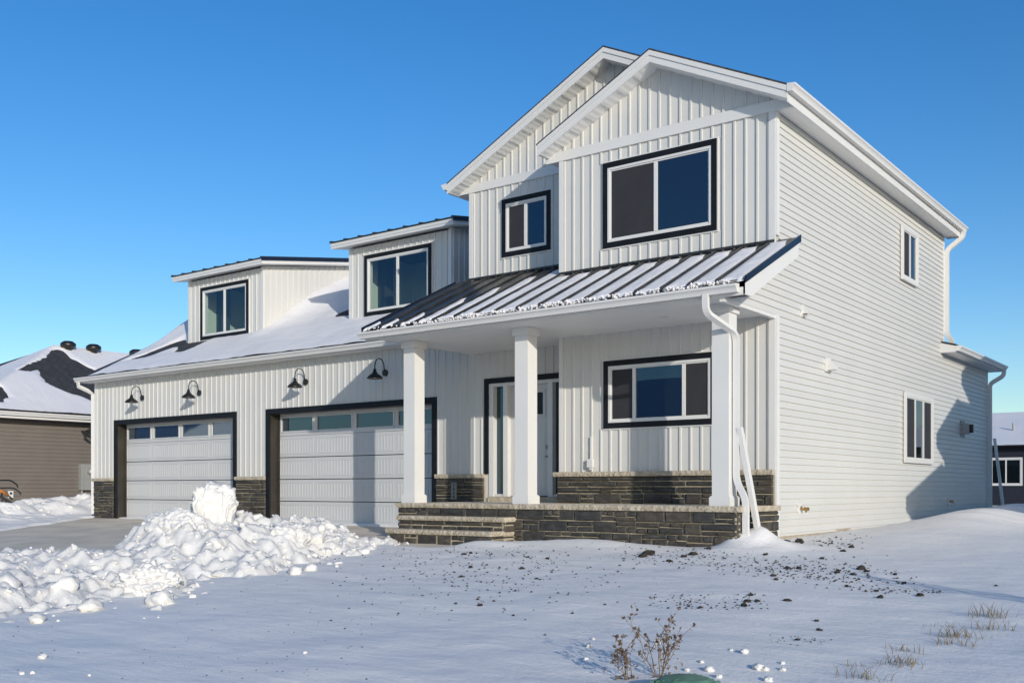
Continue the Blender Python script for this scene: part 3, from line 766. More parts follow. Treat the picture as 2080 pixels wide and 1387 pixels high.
for i in range(NPAN):
    a, b = PX0 + i * PW, PX0 + (i + 1) * PW
    yt = YB if b < XA + .25 else (.0 if i < NPAN - 1 else .10)
    if i == NPAN - 1: yt = .1
    p = MB().ext([(PE - .04, pr(PE - .04)), (yt, pr(yt)), (yt, pr(yt) - .012), (PE - .04, pr(PE - .04) - .012)], 'x', a + .001, b - .001).build('roof_panel', 'seam_metal', rp)
    MB().ext([(PE - .045, pr(PE - .045) + .002), (yt - .05, pr(yt - .05) + .002), (yt - .05, pr(yt - .05) + .030), (PE - .03, pr(PE - .03) + .042), (PE - .045, pr(PE - .045) + .02)], 'x', b - .011, b + .011).build('seam', 'seam_metal', p)
    # snow lying on the panel: thick at the eave, the left panels mostly swept bare
    cov = smooth(.8, 7.0, i)
    y_hi = PE + (.30 if i < 3 else .55) + cov * (yt - PE - .62) + rndp.uniform(-.1, .1) * (1 - cov)
    y_hi = min(y_hi, yt - .10)
    wf = .42 + .57 * cov
    nn = 34; mm = 7; pts = []; fc = []
    for q in range(nn + 1):
        y = PE - .055 + (y_hi - PE + .055) * q / nn
        t = q / nn
        wl = a + .016 + (.10 * (1 - cov) + .012) * (.5 + .5 * nz(i * 3.3, y * 2.2, 1)) 
        wr = wl + (b - .018 - wl) * (wf + (.04 - .30 * (1 - cov)) * nz(i * 5.1, y * 3., 2)) * (1 - .75 * smooth(.75, 1, t) * (1 - .6 * cov)) - .02 * smooth(.3, 1, t)
        for k in range(mm + 1):
            x = wl + (wr - wl) * k / mm
            e = min(1, min(k, mm - k) / 1.2) * min(1, (nn - q) / 3)
            h = (.018 + .012 * nz(x * 6, y * 5, i)) * e
            if q == 0: yy = y + .05 * nz(x * 14, i * 2., 7); h = -.02
            elif q < 3: yy = y + .045 * nz(x * 14, i * 2., 7) ; h = (.024 + .022 * nz(x * 20, y * 9, 3)) * min(1, e * 1.5)
            else: yy = y
            pts.append((x, yy, pr(yy) + max(h, -.02) + .0015))
    for q in range(nn):
        for k in range(mm): fc.append((q * 8 + k, q * 8 + k + 1, q * 8 + 9 + k, q * 8 + 8 + k))
    m = MB(); m.add(pts, fc); m.build('roof_snow', 'roof_snow', p, True)
m = MB()                                                # ragged crust caught along the gutter
q = 0
for i in range(420):
    x = rndp.uniform(PX0 + .1, PX1 - .2)
    if rndp.random() > .25 + .75 * smooth(-6.4, -4.5, x): continue
    s = rndp.uniform(.010, .030); c = Vector((x, PE - .055 - rndp.uniform(0, .04), pr(PE - .05) + rndp.uniform(-.035, .016)))
    pts = [tuple(c + Vector((dx_ * s * rndp.uniform(.7, 1.6), dy_ * s, dz_ * s * rndp.uniform(.6, 1.1)))) for dx_, dy_, dz_ in ((1, 0, 0), (-1, 0, 0), (0, 1, 0), (0, -1, 0), (0, 0, 1), (0, 0, -1))]
    m.add(pts, [(0, 2, 4), (2, 1, 4), (1, 3, 4), (3, 0, 4), (2, 0, 5), (1, 2, 5), (3, 1, 5), (0, 3, 5)])
o = m.build('snow_crust', 'roof_snow', rp); o['kind'] = 'stuff'

# deck, stone base and steps
DZ = .517
dk = part(MB().box(-6.15, .02, -1.33, -.03, -.4, DZ - .012).box(-6.15, -.05, -.03, YB + .1, -.4, DZ - .013), 'porch_base', 'mortar')
MB().box(-6.17, .05, -1.36, -.03, DZ - .012, DZ).box(-6.17, -.03, -.03, YB, DZ - .011, DZ).build('porch_deck', 'concrete', dk)
stone_field(dk, FRONT(-1.30), -6.15, .05, -.22, DZ - .075, 41, .075, 1.05)
stone_field(dk, SIDE(.0), -1.37, -.02, -.22, DZ - .075, 42, .06, 1.05)
cap_stone(FRONT(-1.26), -6.20, .10, .14, DZ - .075, DZ + .001, dk, 1.5)
cap_stone(SIDE(-.02), -1.38, -.03, .12, DZ - .075, DZ + .0015, dk, 1.3)
for zt_, y_, x0_, x1_, sd in ((.315, -1.68, -5.90, -3.64, 43), (.105, -1.98, -5.86, -3.66, 44)):
    st = part(MB().box(x0_ + .03, x1_ - .04, y_ + .05, -1.3, -.35, zt_ - .05), 'porch_step', 'mortar')
    stone_field(st, FRONT(y_ + .10), x0_ + .04, x1_ - .03, zt_ - .235, zt_ - .07, sd, .065)
    stone_field(st, SIDE(x1_ - .07), y_ + .04, -1.36, zt_ - .235, zt_ - .07, sd + 10, .05)
    MB().box(x0_ + .02, x1_ - .03, y_ + .05, -1.30, zt_ - .065, zt_ - .001).build('tread', 'limestone', st)
    cap_stone(FRONT(y_ + .12), x0_, x1_, .12, zt_ - .07, zt_, st, 1.2)
    cap_stone(SIDE(x1_ - .10), y_, -1.36, .10, zt_ - .07, zt_ + .001, st, .5)

# columns
for cxm in (-.234, -3.58, -5.94):
    cym = -1.19
    c = MB().box(cxm - .124, cxm + .124, cym - .124, cym + .124, DZ + .002, SOF).build('porch_column', 'trim_white', house)
    MB().box(cxm - .152, cxm + .152, cym - .152, cym + .152, DZ + .002, DZ + .125).box(cxm - .14, cxm + .14, cym - .14, cym + .14, DZ + .125, DZ + .14).build('column_base', 'trim_white', c)
    MB().box(cxm - .152, cxm + .152, cym - .152, cym + .152, SOF - .125, SOF - .001).build('column_cap', 'trim_white', c)

# downspouts
def bendpath(pts, r=.07, n=4):
    out = [Vector(pts[0])]
    for i in range(1, len(pts) - 1):
        a, b, c = Vector(pts[i - 1]), Vector(pts[i]), Vector(pts[i + 1])
        p, q = b + (a - b).normalized() * min(r, (a - b).length * .45), b + (c - b).normalized() * min(r, (c - b).length * .45)
        out += [p.lerp(b, t / n).lerp(b.lerp(q, t / n), t / n) for t in range(n + 1)]
    return [tuple(v) for v in out] + [tuple(pts[-1])]
part(MB().tube(bendpath([(-.21, -1.80, 3.30), (-.21, -1.80, 3.06), (-.055, -1.20, 2.84), (-.055, -1.20, .86), (.11, -1.26, .62), (.11, -1.26, .10)], .11), 0, sq=(.030, .040)), 'downspout', 'trim_white')
part(MB().tube([(.20, -1.00, .02), (-.005, -1.20, 1.58)], 0, sq=(.042, .032)).tube([(.20, -1.00, .02), (.197, -1.003, .04)], 0, sq=(.046, .036)), 'downspout_extension', 'trim_white', label='white downspout extension flipped up and leaning on the porch downspout')
part(MB().tube(bendpath([(.36, 9.33, 6.34), (.36, 9.33, 6.17), (.06, 9.20, 5.90), (.06, 9.20, 4.10), (.16, 9.32, 3.90)], .09), 0, sq=(.035, .045)), 'downspout', 'trim_white')
part(MB().tube(bendpath([(.36, 13.38, 3.72), (.36, 13.38, 3.55), (.06, 13.30, 3.36), (.06, 13.30, .3), (.2, 13.3, .12)], .09), 0, sq=(.035, .045)), 'downspout', 'trim_white')
part(MB().tube([(.42, 13.1, .1), (.16, 13.32, 2.0)], 0, sq=(.04, .03)), 'downspout_extension', 'trim_white')
# outlet with conduit on the bay wall, house number
v = MB(fA).box(-3.16, -3.06, .03, .10, 1.10, 1.235).build('outlet_box', 'trim_white', house)
MB(fA).box(-3.125, -3.095, .03, .055, 1.235, 1.6).box(-3.135, -3.085, .03, .075, 1.06, 1.10).build('conduit', 'trim_white', v)
v = MB(FRONT(YB - .07)).box(-6.63, -6.51, .0, .028, .56, .87).ring(-6.635, -6.505, .555, .875, .010, .0, .034).build('house_number', 'plaque', house, label='narrow grey plaque with the number set vertically')
for i, ch in enumerate('7444'):
    cu = bpy.data.curves.new('digit', 'FONT'); cu.body = ch; cu.size = .085; cu.align_x = 'CENTER'; cu.extrude = .003
    to = bpy.data.objects.new('digit', cu); COL.objects.link(to)
    dg = bpy.context.evaluated_depsgraph_get(); md = bpy.data.meshes.new_from_object(to.evaluated_get(dg)); bpy.data.objects.remove(to)
    md.materials.clear(); md.materials.append(M['black_metal'])
    o = link('digit', md, v); o.location = (-6.57, YB - .104, .795 - i * .073); o.rotation_euler = (R(90), 0, 0)

# ---------------------------------------------------------------- left neighbour
nl = thing('neighbour_house', 'taupe sided single storey house with a hipped roof half covered in snow, beyond the driveway', 'house', (-28, 5, 0))
NX = -23.0
w = MB().box(NX - 9, NX - .02, -.6, 20, -.2, 2.72).build('wall', 'taupe_siding', nl)
m = MB(SIDE(NX))
for r in range(23):
    z = .10 + r * .114
    m.ext([(.022, z), (.018, z + .012), (.002, z + .114), (-.02, z + .114), (-.02, z)], 'x', -.6, 20)
o = m.build('lap_siding', 'taupe_siding', w); o['kind'] = 'stuff'
MB(SIDE(NX)).box(-.6, 20, -.3, .40, 2.72, 2.745).build('soffit', 'navy_siding', nl)
MB(SIDE(NX)).box(-.9, 20, .38, .40, 2.74, 2.93).build('fascia', 'trim_white', nl)
gutter(SIDE(NX), -1.0, 20, .40, 2.935, nl)
RN = -28.0; zN = 2.93; hN = .50
rt = MB().add([(NX + .42, -1., zN), (NX + .42, 20, zN), (RN, 20, zN + hN * 5.42), (RN, 4.4, zN + hN * 5.42), (RN - 5.4, -1., zN), (RN - 5.4, 20, zN)],
              [(0, 1, 2, 3), (0, 3, 4), (4, 3, 2, 5), (1, 5, 2), (0, 4, 5, 1)]).build('roof', 'shingle', nl)
N_BARE = [roof_pts(p, NX + .42, zN, 0, hN, 0) for p in (
    [(40, 750), (96, 709), (126, 710), (150, 728), (198, 752), (198, 822), (165, 807), (130, 795), (97, 779), (78, 752)],
    [(-30, 780), (8, 786), (30, 812), (22, 823), (-30, 823)])]
def n_thick(x, y):
    n = fbm(x * .5, y * .5, 5, 4)
    t = .05 + .02 * n + .010 * nz(x * 2, y * 9, 2)
    for pl in N_BARE: t -= .12 * smooth(-.12, .14, inside(pl, x, y) + .28 * n + .10 * nz(x * 1.2, y * 5, 3))
    return t
def n_z(x, y): return min(zN + hN * (NX + .42 - x), zN + hN * (y + 1.0)) + .01
snow_sheet('roof_snow', RN - .1, NX + .40, -1.0, 16, n_z, n_thick, nl, .09)
for y in (4.9, 5.85, 7.55):
    z = zN + hN * 5.42
    v = MB().lathe([(.13, -.1), (.13, .06), (.24, .07), (.26, .12), (.25, .2), (.15, .27), (.001, .29)], (RN + .15, y, z - .02), 18).build('roof_vent', 'black_metal', nl, True)
b_ = MB(SIDE(NX)).box(2.50, 2.90, .02, .16, .72, 1.50).build('electric_meter', 'grey_metal', nl, label='grey electric meter box on a conduit')
MB(SIDE(NX + .16)).ext([(2.77 + .085 * math.cos(q * math.pi / 8), 1.28 + .085 * math.sin(q * math.pi / 8)) for q in range(16)], 'y', 0, .09).build('meter_glass', 'grey_metal', b_)
MB(SIDE(NX + .16)).ext([(2.77 + .05 * math.cos(q * math.pi / 8), 1.285 + .05 * math.sin(q * math.pi / 8)) for q in range(16)], 'y', .09, .10).build('dial', 'trim_white', b_)
MB().tube([(NX + .07, 2.58, .05), (NX + .07, 2.58, .74)], .03, 10).build('conduit', 'vent_grey', b_)
v = MB(SIDE(NX)).box(.38, .52, .02, .05, .50, .70).build('outlet_box', 'trim_white', nl)
MB(SIDE(NX)).box(.42, .48, .05, .06, .60, .66).build('socket', 'black_metal', v)
t_ = thing('hand_truck', 'black tube handle with an orange grip at the left edge beside the taupe wall', 'hand truck', (NX + .8, -.1, .2))
MB().tube(bendpath([(NX + .7, -.5, .98), (NX + .7, .12, 1.0), (NX + .72, .30, .86), (NX + .72, .30, .8)], .12), .022, 8).build('handle', 'rubber', t_, True)
MB().tube([(NX + .75, -.45, .86), (NX + .75, .02, .58)], .04, 8).build('grip', 'orange_plastic', t_, True)
MB().tube([(NX + .75, -.02, .62), (NX + .75, .14, .47)], .022, 8).tube([(NX + .75, -.15, .70), (NX + .75, -.13, .18)], .022, 8).build('frame', 'rubber', t_, True)

# ---------------------------------------------------------------- house behind on the right
rr = thing('rear_house', 'dark navy house with a long snowy roof, far behind on the right', 'house', (-4, 36, 0))
RY = 35.
wl = MB().box(-14, 8, RY, RY + 9, -.3, 2.66).build('wall', 'navy_siding', rr)
m = MB(FRONT(RY))
for r in range(23): m.ext([(.02, .05 + r * .114), (.002, .164 + r * .114), (-.02, .164 + r * .114), (-.02, .05 + r * .114)], 'x', -14, 8)
o = m.build('lap_siding', 'navy_siding', wl); o['kind'] = 'stuff'
MB().ext([(RY - .5, 2.62), (RY + 4.4, 4.32), (RY + 9.5, 2.62)], 'x', -14.4, 8.4).build('roof', 'shingle', rr)
snow_sheet('roof_snow', -14.4, 8.4, RY - .55, RY + 4.5, lambda x, y: 2.64 + .347 * (y - RY + .5), lambda x, y: .06 + .02 * fbm(x * .6, y * .6, 1, 3), rr, .25)
window(FRONT(RY), -4.50, -3.18, .90, 2.14, (0, .5, 1), False, d=.02, parent=rr, screens=())
window(FRONT(RY), -1.2, .6, .90, 2.14, (0, .5, 1), False, d=.02, parent=rr, screens=())
MB().tube([(-3.85, RY + 1.6, 3.3), (-3.85, RY + 1.6, 3.75)], .05, 8).build('vent_pipe', 'vent_grey', rr)

# ---------------------------------------------------------------- right neighbour, out of frame: its shadow falls on the side wall
sn = thing('side_house', 'tan house with stepped snowy roofs just outside the right edge', 'house', (10, 8, 0))
NB = 7.0
def slabroof(y0, z0, y1, z1, x0, x1, name='roof'):
    r = MB().ext([(y0, z0), (y1, z1), (y1, z1 - .2), (y0, z0 - .2)], 'x', x0, x1).build(name, 'shingle', sn)
    MB().ext([(y0, z0 + .004), (y1, z1 + .004), (y1, z1 + .08), (y0, z0 + .08)], 'x', x0, x1).build('roof_snow', 'roof_snow', sn)
wsn = MB().box(NB + .3, 16, 2.55, 9, -.3, 2.6).box(NB + .3, 16, 4.6, 12, 2.5, 3.9).box(NB + .3, 16, 6.9, 16, 3.8, 5.35).build('wall', 'tan_siding', sn)
slabroof(1.95, 2.68, 4.60, 3.38, NB, 16.3); slabroof(4.14, 4.0, 5.95, 4.88, NB, 16.3)
MB().box(NB, 16, 5.9, 7.0, 4.6, 4.9).build('roof_deck', 'shingle', sn)
slabroof(6.26, 5.48, 11.3, 7.6, NB, 16.3); slabroof(11.3, 7.6, 16.4, 5.4, NB, 16.3)
for y in (6.0, 9.5, 12.4): MB(lambda u, d, z: (NB + .3 - d, u, z)).ring(y, y + 1.0, .9, 2.2, .07, 0, .05).build('window', 'trim_white', sn)
# houses across the street, seen only in the glass
for k, (x, y) in enumerate(((-25, -43), (-74, -40), (-6, -46))):
    h = thing('street_house', ('dark house across the street, only mirrored in the windows', 'brown house across the street, leftmost in the reflections', 'grey house across the street, rightmost in the reflections')[k], 'house', (x, y, -.8))
    MB().box(x - 6, x + 6, y - 5, y + 5, -1, 5.0).build('wall', ('navy_siding', 'tan_siding', 'taupe_siding')[k], h)
    MB().ext([(y - 5.5, 4.9), (y, 7.7), (y + 5.5, 4.9)], 'x', x - 6.4, x + 6.4).build('roof', 'roof_snow', h)
    window(lambda u, d, z, y=y: (u, y + 5 + d, z), x - 3, x - 1.2, .6, 1.9, (0, .5, 1), False, parent=h, screens=())

# ---------------------------------------------------------------- shovelled snow
RX = -6.0
prof = [(-12.5, .55), (-10, .50), (-9, .46), (-8.15, .44), (-7.8, .53), (-7.44, .48), (-7.0, .31), (-6.6, .34), (-6.3, .50), (-6.15, .70), (-5.9, .76), (-5.6, .62), (-5.2, .62), (-4.74, .60), (-4.1, .58), (-3.35, .48), (-2.74, .24), (-2.1, .0), (-1.6, -.12)]
def crest(y):
    for (a, ha), (b, hb) in zip(prof, prof[1:]):
        if a <= y <= b: return ha + (hb - ha) * (y - a) / (b - a)
    return prof[0][1] if y < prof[0][0] else -.12
toe = [(-12.5, -2.9), (-9.36, -3.3), (-8.74, -2.9), (-7.6, -2.95), (-5.65, -3.75), (-3.73, -4.35), (-2.5, -5.2), (-1.5, -6.0)]
def toe_x(y):
    for (a, ha), (b, hb) in zip(toe, toe[1:]):
        if a <= y <= b: return ha + (hb - ha) * (y - a) / (b - a)
    return toe[0][1] if y < toe[0][0] else toe[-1][1]
def pile_h(x, y):
    tx = toe_x(y) + .22 * nz(y * 1.7, 3.); h = crest(y)
    if x > RX: t = (x - RX) / max(.3, tx - RX); s = max(0, 1 - max(0, t) ** 1.35) if t < 1 else 0
    else: t = (RX - x) / (1.5 + .3 * nz(y * .9, 8)); s = 1 - smooth(0, 1, t)
    if t > 1.05: s = 0
    n = fbm(x * 1.25, y * 1.25, 1, 5); rid = abs(nz(x * 2.4, y * 2.4, 3)); n3 = fbm(x * 5.5, y * 5.5, 5, 4)
    vor = noise.voronoi(Vector((x * 3.1, y * 3.1, .5)))[0]
    vor2 = noise.voronoi(Vector((x * 7.3, y * 7.3, 2.5)))[0]
    vor3 = noise.voronoi(Vector((x * 1.5, y * 1.5, 7.5)))[0]
    e3 = vor3[1] - vor3[0]; e1 = vor[1] - vor[0]
    lump = .15 * n + .10 * (rid - .25) + .085 * n3 + .09 * (.30 - vor[0]) + .05 * (.30 - vor2[0]) + .10 * min(.5, e3) + .05 * min(.4, e1) - .09
    env = smooth(0, .22, s)
    return h * s + lump * env * (.45 + .55 * min(1, h + .25)) - .06 * (1 - env)
px_ = [-8.2 + i * .032 for i in range(int(6.0 / .032))]; py_ = [-12.4 + i * .032 for i in range(int(11 / .032))]
pv = [(x, y, yard(y) + .02 + pile_h(x, y)) for y in py_ for x in px_]
w_ = len(px_)
m = MB(); m.v = pv; m.fc = [(j * w_ + i, j * w_ + i + 1, (j + 1) * w_ + i + 1, (j + 1) * w_ + i) for j in range(len(py_) - 1) for i in range(w_ - 1)]
m.fc = [q for q in m.fc if max(pv[i][2] - yard(pv[i][1]) for i in q) > -.03]
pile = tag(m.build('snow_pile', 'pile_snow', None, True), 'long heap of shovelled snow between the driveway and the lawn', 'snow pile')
def lump_mesh(seed, sq=1., rough=.22, sub=3, block=0.):
    b = bmesh.new(); bmesh.ops.create_icosphere(b, subdivisions=sub, radius=1)
    for v in b.verts:
        p = v.co.copy()
        if block:                                       # squarer, cut-looking block
            q = Vector([math.copysign(abs(c) ** (1 - block), c) for c in p]); p = q
        vv = noise.voronoi(p * 2.1 + Vector((seed, 0, 2)))[0]; v2 = noise.voronoi(p * 5.2 + Vector((0, seed, 2)))[0]
        d = 1 + rough * .75 * (.35 - vv[0]) + rough * .30 * (.3 - v2[0]) + rough * .22 * noise.fractal(p * 9 + Vector((seed, 1, 1)), 1., 2., 3) + rough * .8 * noise.fractal(p * 1.3 + Vector((seed * 7.1, seed, 0)), 1., 2., 4) + rough * .35 * noise.noise(p * 5 + Vector((seed, 3, 1))) - rough * .5 * abs(noise.noise(p * 2.2 + Vector((0, seed * 3, 5))))
        v.co = p * d
    me = bpy.data.meshes.new('snow_lump'); b.to_mesh(me); b.free(); me.materials.append(M['pile_snow'])
    for p in me.polygons: p.use_smooth = True
    return me
def lump(name, x, y, z, s, seed, rz=0., **kw):
    o = link(name, lump_mesh(seed, **kw)); o.location = (x, y, z); o.scale = s; o.rotation_euler = (0.1 * math.sin(seed), .1 * math.cos(seed * 2), rz); return o
blk = lump('snow_block', -6.0, -5.22, .40, (.29, .27, .40), 3.3, .9, sub=6, rough=.24, block=.55)
tag(blk, 'tall upright block of packed snow standing on top of the heap', 'snow block')
o = lump('snow_boulder', -5.75, -5.98, .12, (.44, .30, .36), 5.1, .3, sub=6, rough=.22); tag(o, 'smooth rounded boulder of snow left of the upright block', 'snow block')
o = lump('snow_boulder', -5.0, -4.75, .03, (.30, .26, .27), 8.4, 1.3, sub=5, rough=.25, block=.2); tag(o, 'dirty flat faced snow lump right below the upright block', 'snow block')
o = lump('snow_boulder', -3.75, -7.7, -.26, (.36, .30, .25), 9.7, .6, sub=6, rough=.3); tag(o, 'largest dirty snow chunk at the foot of the heap', 'snow block')
rl = random.Random(11)
proto = [lump_mesh(20 + i, sub=3, rough=.34, block=.15 * (i % 3)) for i in range(9)]
# single lumps that rolled clear of the heap, placed from the photo
for i, (px, py, s) in enumerate(((75, 1261, .105), (86, 1339, .06), (325, 1226, .17), (185, 1238, .15), (392, 1213, .07), (118, 1259, .03), (630, 1160, .12), (600, 1165, .13), (66, 1376, .03), (182, 1377, .025), (45, 1378, .03), (619, 1328, .03), (293, 1256, .02), (321, 1255, .022), (684, 1151, .05), (1335, 1310, .045), (1425, 1350, .03), (1440, 1366, .05), (1395, 1365, .035), (1512, 1330, .05), (1540, 1362, .06), (1555, 1364, .04), (1590, 1363, .035), (1460, 1378, .04), (1560, 1384, .05), (1590, 1350, .03), (1485, 1325, .025), (1205, 1299, .03), (1190, 1340, .03), (1196, 1316, .04))):
    x, y = at_ground(px, py)
    o = link('snow_lump', proto[i % 9]); s *= .62 if s < .1 else .8; o.location = (x, y, ground_z(x, y) + s * .3); o.scale = (s, s * .85, s * .7); o.rotation_euler = (0, 0, i * 1.7)
    tag(o, 'loose white snow lump lying on the flat snow clear of the heap', 'snow lump', 'loose snow lumps on the yard')
m = MB()                                                # rubble on and around the heap
import itertools
pr_data = []
for me_ in proto[:6]: pr_data.append(([v.co.copy() for v in me_.vertices], [tuple(p.vertices) for p in me_.polygons]))
def chunk(seed, n=16, fine=.05):
    rr_ = random.Random(seed); b = bmesh.new()
    for i in range(n):
        v = Vector((rr_.gauss(0, 1), rr_.gauss(0, 1), rr_.gauss(0, 1))).normalized() * rr_.uniform(.8, 1.1); b.verts.new(v)
    bmesh.ops.convex_hull(b, input=b.verts)
    bmesh.ops.delete(b, geom=[v for v in b.verts if not v.link_faces], context='VERTS')
    bmesh.ops.triangulate(b, faces=b.faces)
    bmesh.ops.subdivide_edges(b, edges=b.edges, cuts=1, use_grid_fill=True)
    bmesh.ops.smooth_vert(b, verts=b.verts, factor=.35, use_axis_x=True, use_axis_y=True, use_axis_z=True)
    bmesh.ops.subdivide_edges(b, edges=b.edges, cuts=1, use_grid_fill=True)
    for v in b.verts: v.co *= 1 + fine * 2.2 * noise.noise(v.co * 2.3 + Vector((seed, 0, 0))) + fine * 1.6 * noise.noise(v.co * 6 + Vector((0, seed, 0)))
    b.verts.index_update(); r = ([v.co.copy() for v in b.verts], [tuple(q.index for q in f.verts) for f in b.faces]); b.free(); return r
pr_data = [chunk(100 + k) for k in range(8)]
small = []
for k in range(4):
    b = bmesh.new(); bmesh.ops.create_icosphere(b, subdivisions=2, radius=1)
    for v in b.verts: v.co *= 1 + .45 * noise.noise(v.co * 1.7 + Vector((k * 9, 0, 0))) + .2 * noise.noise(v.co * 4 + Vector((k, 5, 0)))
    small.append(([v.co.copy() for v in b.verts], [tuple(q.index for q in f.verts) for f in b.faces])); b.free()
for i in range(1900):
    y = rl.uniform(-12, -1.9); tx = toe_x(y)
    u = rl.random()
    x = RX - .9 + (tx - RX + 1.25) * (u ** .75)
    h = pile_h(x, y)
    edge = smooth(.12, -.02, h)
    if h < -.04 and rl.random() < .55: continue
    s = min(.16, .014 * math.exp(rl.gauss(.45, .9))) * (1 - .45 * edge)
    vs, fs = small[rl.randrange(4)] if s < .022 else pr_data[rl.randrange(8)]
    rot = Matrix.Rotation(rl.uniform(0, 6.28), 3, 'Z') @ Matrix.Rotation(rl.uniform(-.6, .6), 3, 'X')
    sc = Vector((s * rl.uniform(.8, 1.4), s, s * rl.uniform(.55, .9)))
    zz = yard(y) + .03 + max(-.01, h) - s * rl.uniform(-.1, .75)
    m.add([tuple(rot @ Vector((v.x * sc.x, v.y * sc.y, v.z * sc.z)) + Vector((x, y, zz))) for v in vs], fs)
for i in range(420):                                    # rough bank beyond the driveway
    y = rl.uniform(-5, 1.6); x = -20.9 + .62 * max(0, .3 - y) + rl.gauss(0, .8); s = .02 * math.exp(rl.gauss(.4, .7))
    vs, fs = pr_data[rl.randrange(8)]; rot = Matrix.Rotation(rl.uniform(0, 6.28), 3, 'Z'); zz = ground_z(x, y) - s * .3
    m.add([tuple(rot @ Vector((v.x * s * 1.3, v.y * s, v.z * s * .7)) + Vector((x, y, zz))) for v in vs], fs)
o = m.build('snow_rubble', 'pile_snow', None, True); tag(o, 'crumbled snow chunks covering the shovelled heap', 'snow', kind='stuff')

# ---------------------------------------------------------------- soil clods on the snow
def clod_mesh(seed):
    b = bmesh.new(); bmesh.ops.create_icosphere(b, subdivisions=2, radius=1)
    for v in b.verts: v.co *= 1 + .5 * noise.noise(v.co * 1.5 + Vector((seed * 5, 1, 0))) + .25 * noise.noise(v.co * 4 + Vector((seed, 0, 3)))
    me = bpy.data.meshes.new('soil_clod'); b.to_mesh(me); b.free(); me.materials.append(M['soil']); return me
cp = [clod_mesh(i) for i in range(7)]
big = [(1318, 1126, 17), (1306, 1133, 13), (1408, 1127, 12), (1204, 1102, 13), (1110, 1106, 11), (1598, 1100, 9), (1623, 1100, 13), (1112, 1135, 9), (1072, 1134, 7), (942, 1128, 10), (956, 1126, 8), (1388, 1133, 8), (1360, 1140, 8), (1440, 1120, 8),
       (1700, 1165, 8), (1703, 1160, 7), (1760, 1163, 9), (1750, 1158, 10), (1732, 1169, 7), (1818, 1171, 7), (1836, 1184, 7), (1780, 1201, 7), (1788, 1217, 9), (1869, 1211, 10), (1599, 1153, 7), (1623, 1154, 7), (1571, 1170, 8), (1576, 1177, 7), (1670, 1134, 7),
       (1525, 1212, 7), (1518, 1223, 9), (1511, 1231, 9), (1538, 1222, 7), (1600, 1221, 9), (1423, 1236, 6), (1658, 1257, 6), (1664, 1278, 6), (1620, 1298, 5), (1730, 1113, 8), (1713, 1120, 7), (2023, 1192, 5), (975, 1232, 7), (1090, 1175, 6), (956, 1153, 8), (937, 1171, 8), (1060, 1155, 9), (1720, 1191, 6), (1555, 1128, 6)]
for i, (px, py, s) in enumerate(big):
    x, y = at_ground(px, py); r = s / F_PX * 10.5 * (1 + .35 * (y > -3)) * .62
    o = link('soil_clod', cp[i % 7]); o.location = (x, y, ground_z(x, y) + r * .18); o.scale = (r * 1.25, r, r * .75); o.rotation_euler = (0, 0, i * 2.1)
    tag(o, 'dark frozen clod of soil lying on the snow in front of the porch', 'soil clod', 'soil clods on the snow')
m = MB(); rc = random.Random(3)
def crumb(px, py, s):
    x, y = at_ground(px, py)
    if (y > -1.45 and x < .1) or math.hypot(x - .2, y + 1.15) < .62: return
    z = ground_z(x, y); j = lambda: rc.uniform(.6, 1.4)
    pts = [(x + s * j(), y, z), (x, y + s * j(), z), (x - s * j(), y, z), (x, y - s * j(), z), (x + s * .2, y, z + s * .7 * j())]
    m.add(pts, [(0, 1, 4), (1, 2, 4), (2, 3, 4), (3, 0, 4), (3, 2, 1, 0)])
for i in range(520):
    crumb(rc.gauss(980, 150), 1112 + abs(rc.gauss(0, 60)), rc.uniform(.006, .022))
for i in range(520):
    t = rc.random(); crumb(1470 + 330 * t + rc.gauss(0, 45), 1135 + 45 * t + rc.gauss(0, 13), rc.uniform(.006, .02))
for i in range(170): crumb(rc.uniform(1320, 1560), 1238 - (rc.random()) * 28 + rc.gauss(0, 3), rc.uniform(.005, .016))
for i in range(160): crumb(rc.uniform(1260, 1480), rc.gauss(1133, 9), rc.uniform(.006, .02))
for i in range(70): crumb(rc.uniform(1790, 1920), 1205 - .08 * (rc.uniform(0, 130)) + rc.gauss(0, 2), rc.uniform(.005, .014))
for i in range(60): crumb(rc.gauss(1700, 40), rc.gauss(1103, 7), rc.uniform(.008, .03))
for i in range(40): crumb(rc.gauss(1630, 30), rc.gauss(1298, 6), rc.uniform(.004, .011))
for i in range(120): crumb(rc.uniform(20, 760), rc.uniform(1180, 1380), rc.uniform(.004, .010))
o = m.build('soil_crumbs', 'soil'); tag(o, 'scattered soil crumbs blown over the snow', 'soil', kind='stuff')

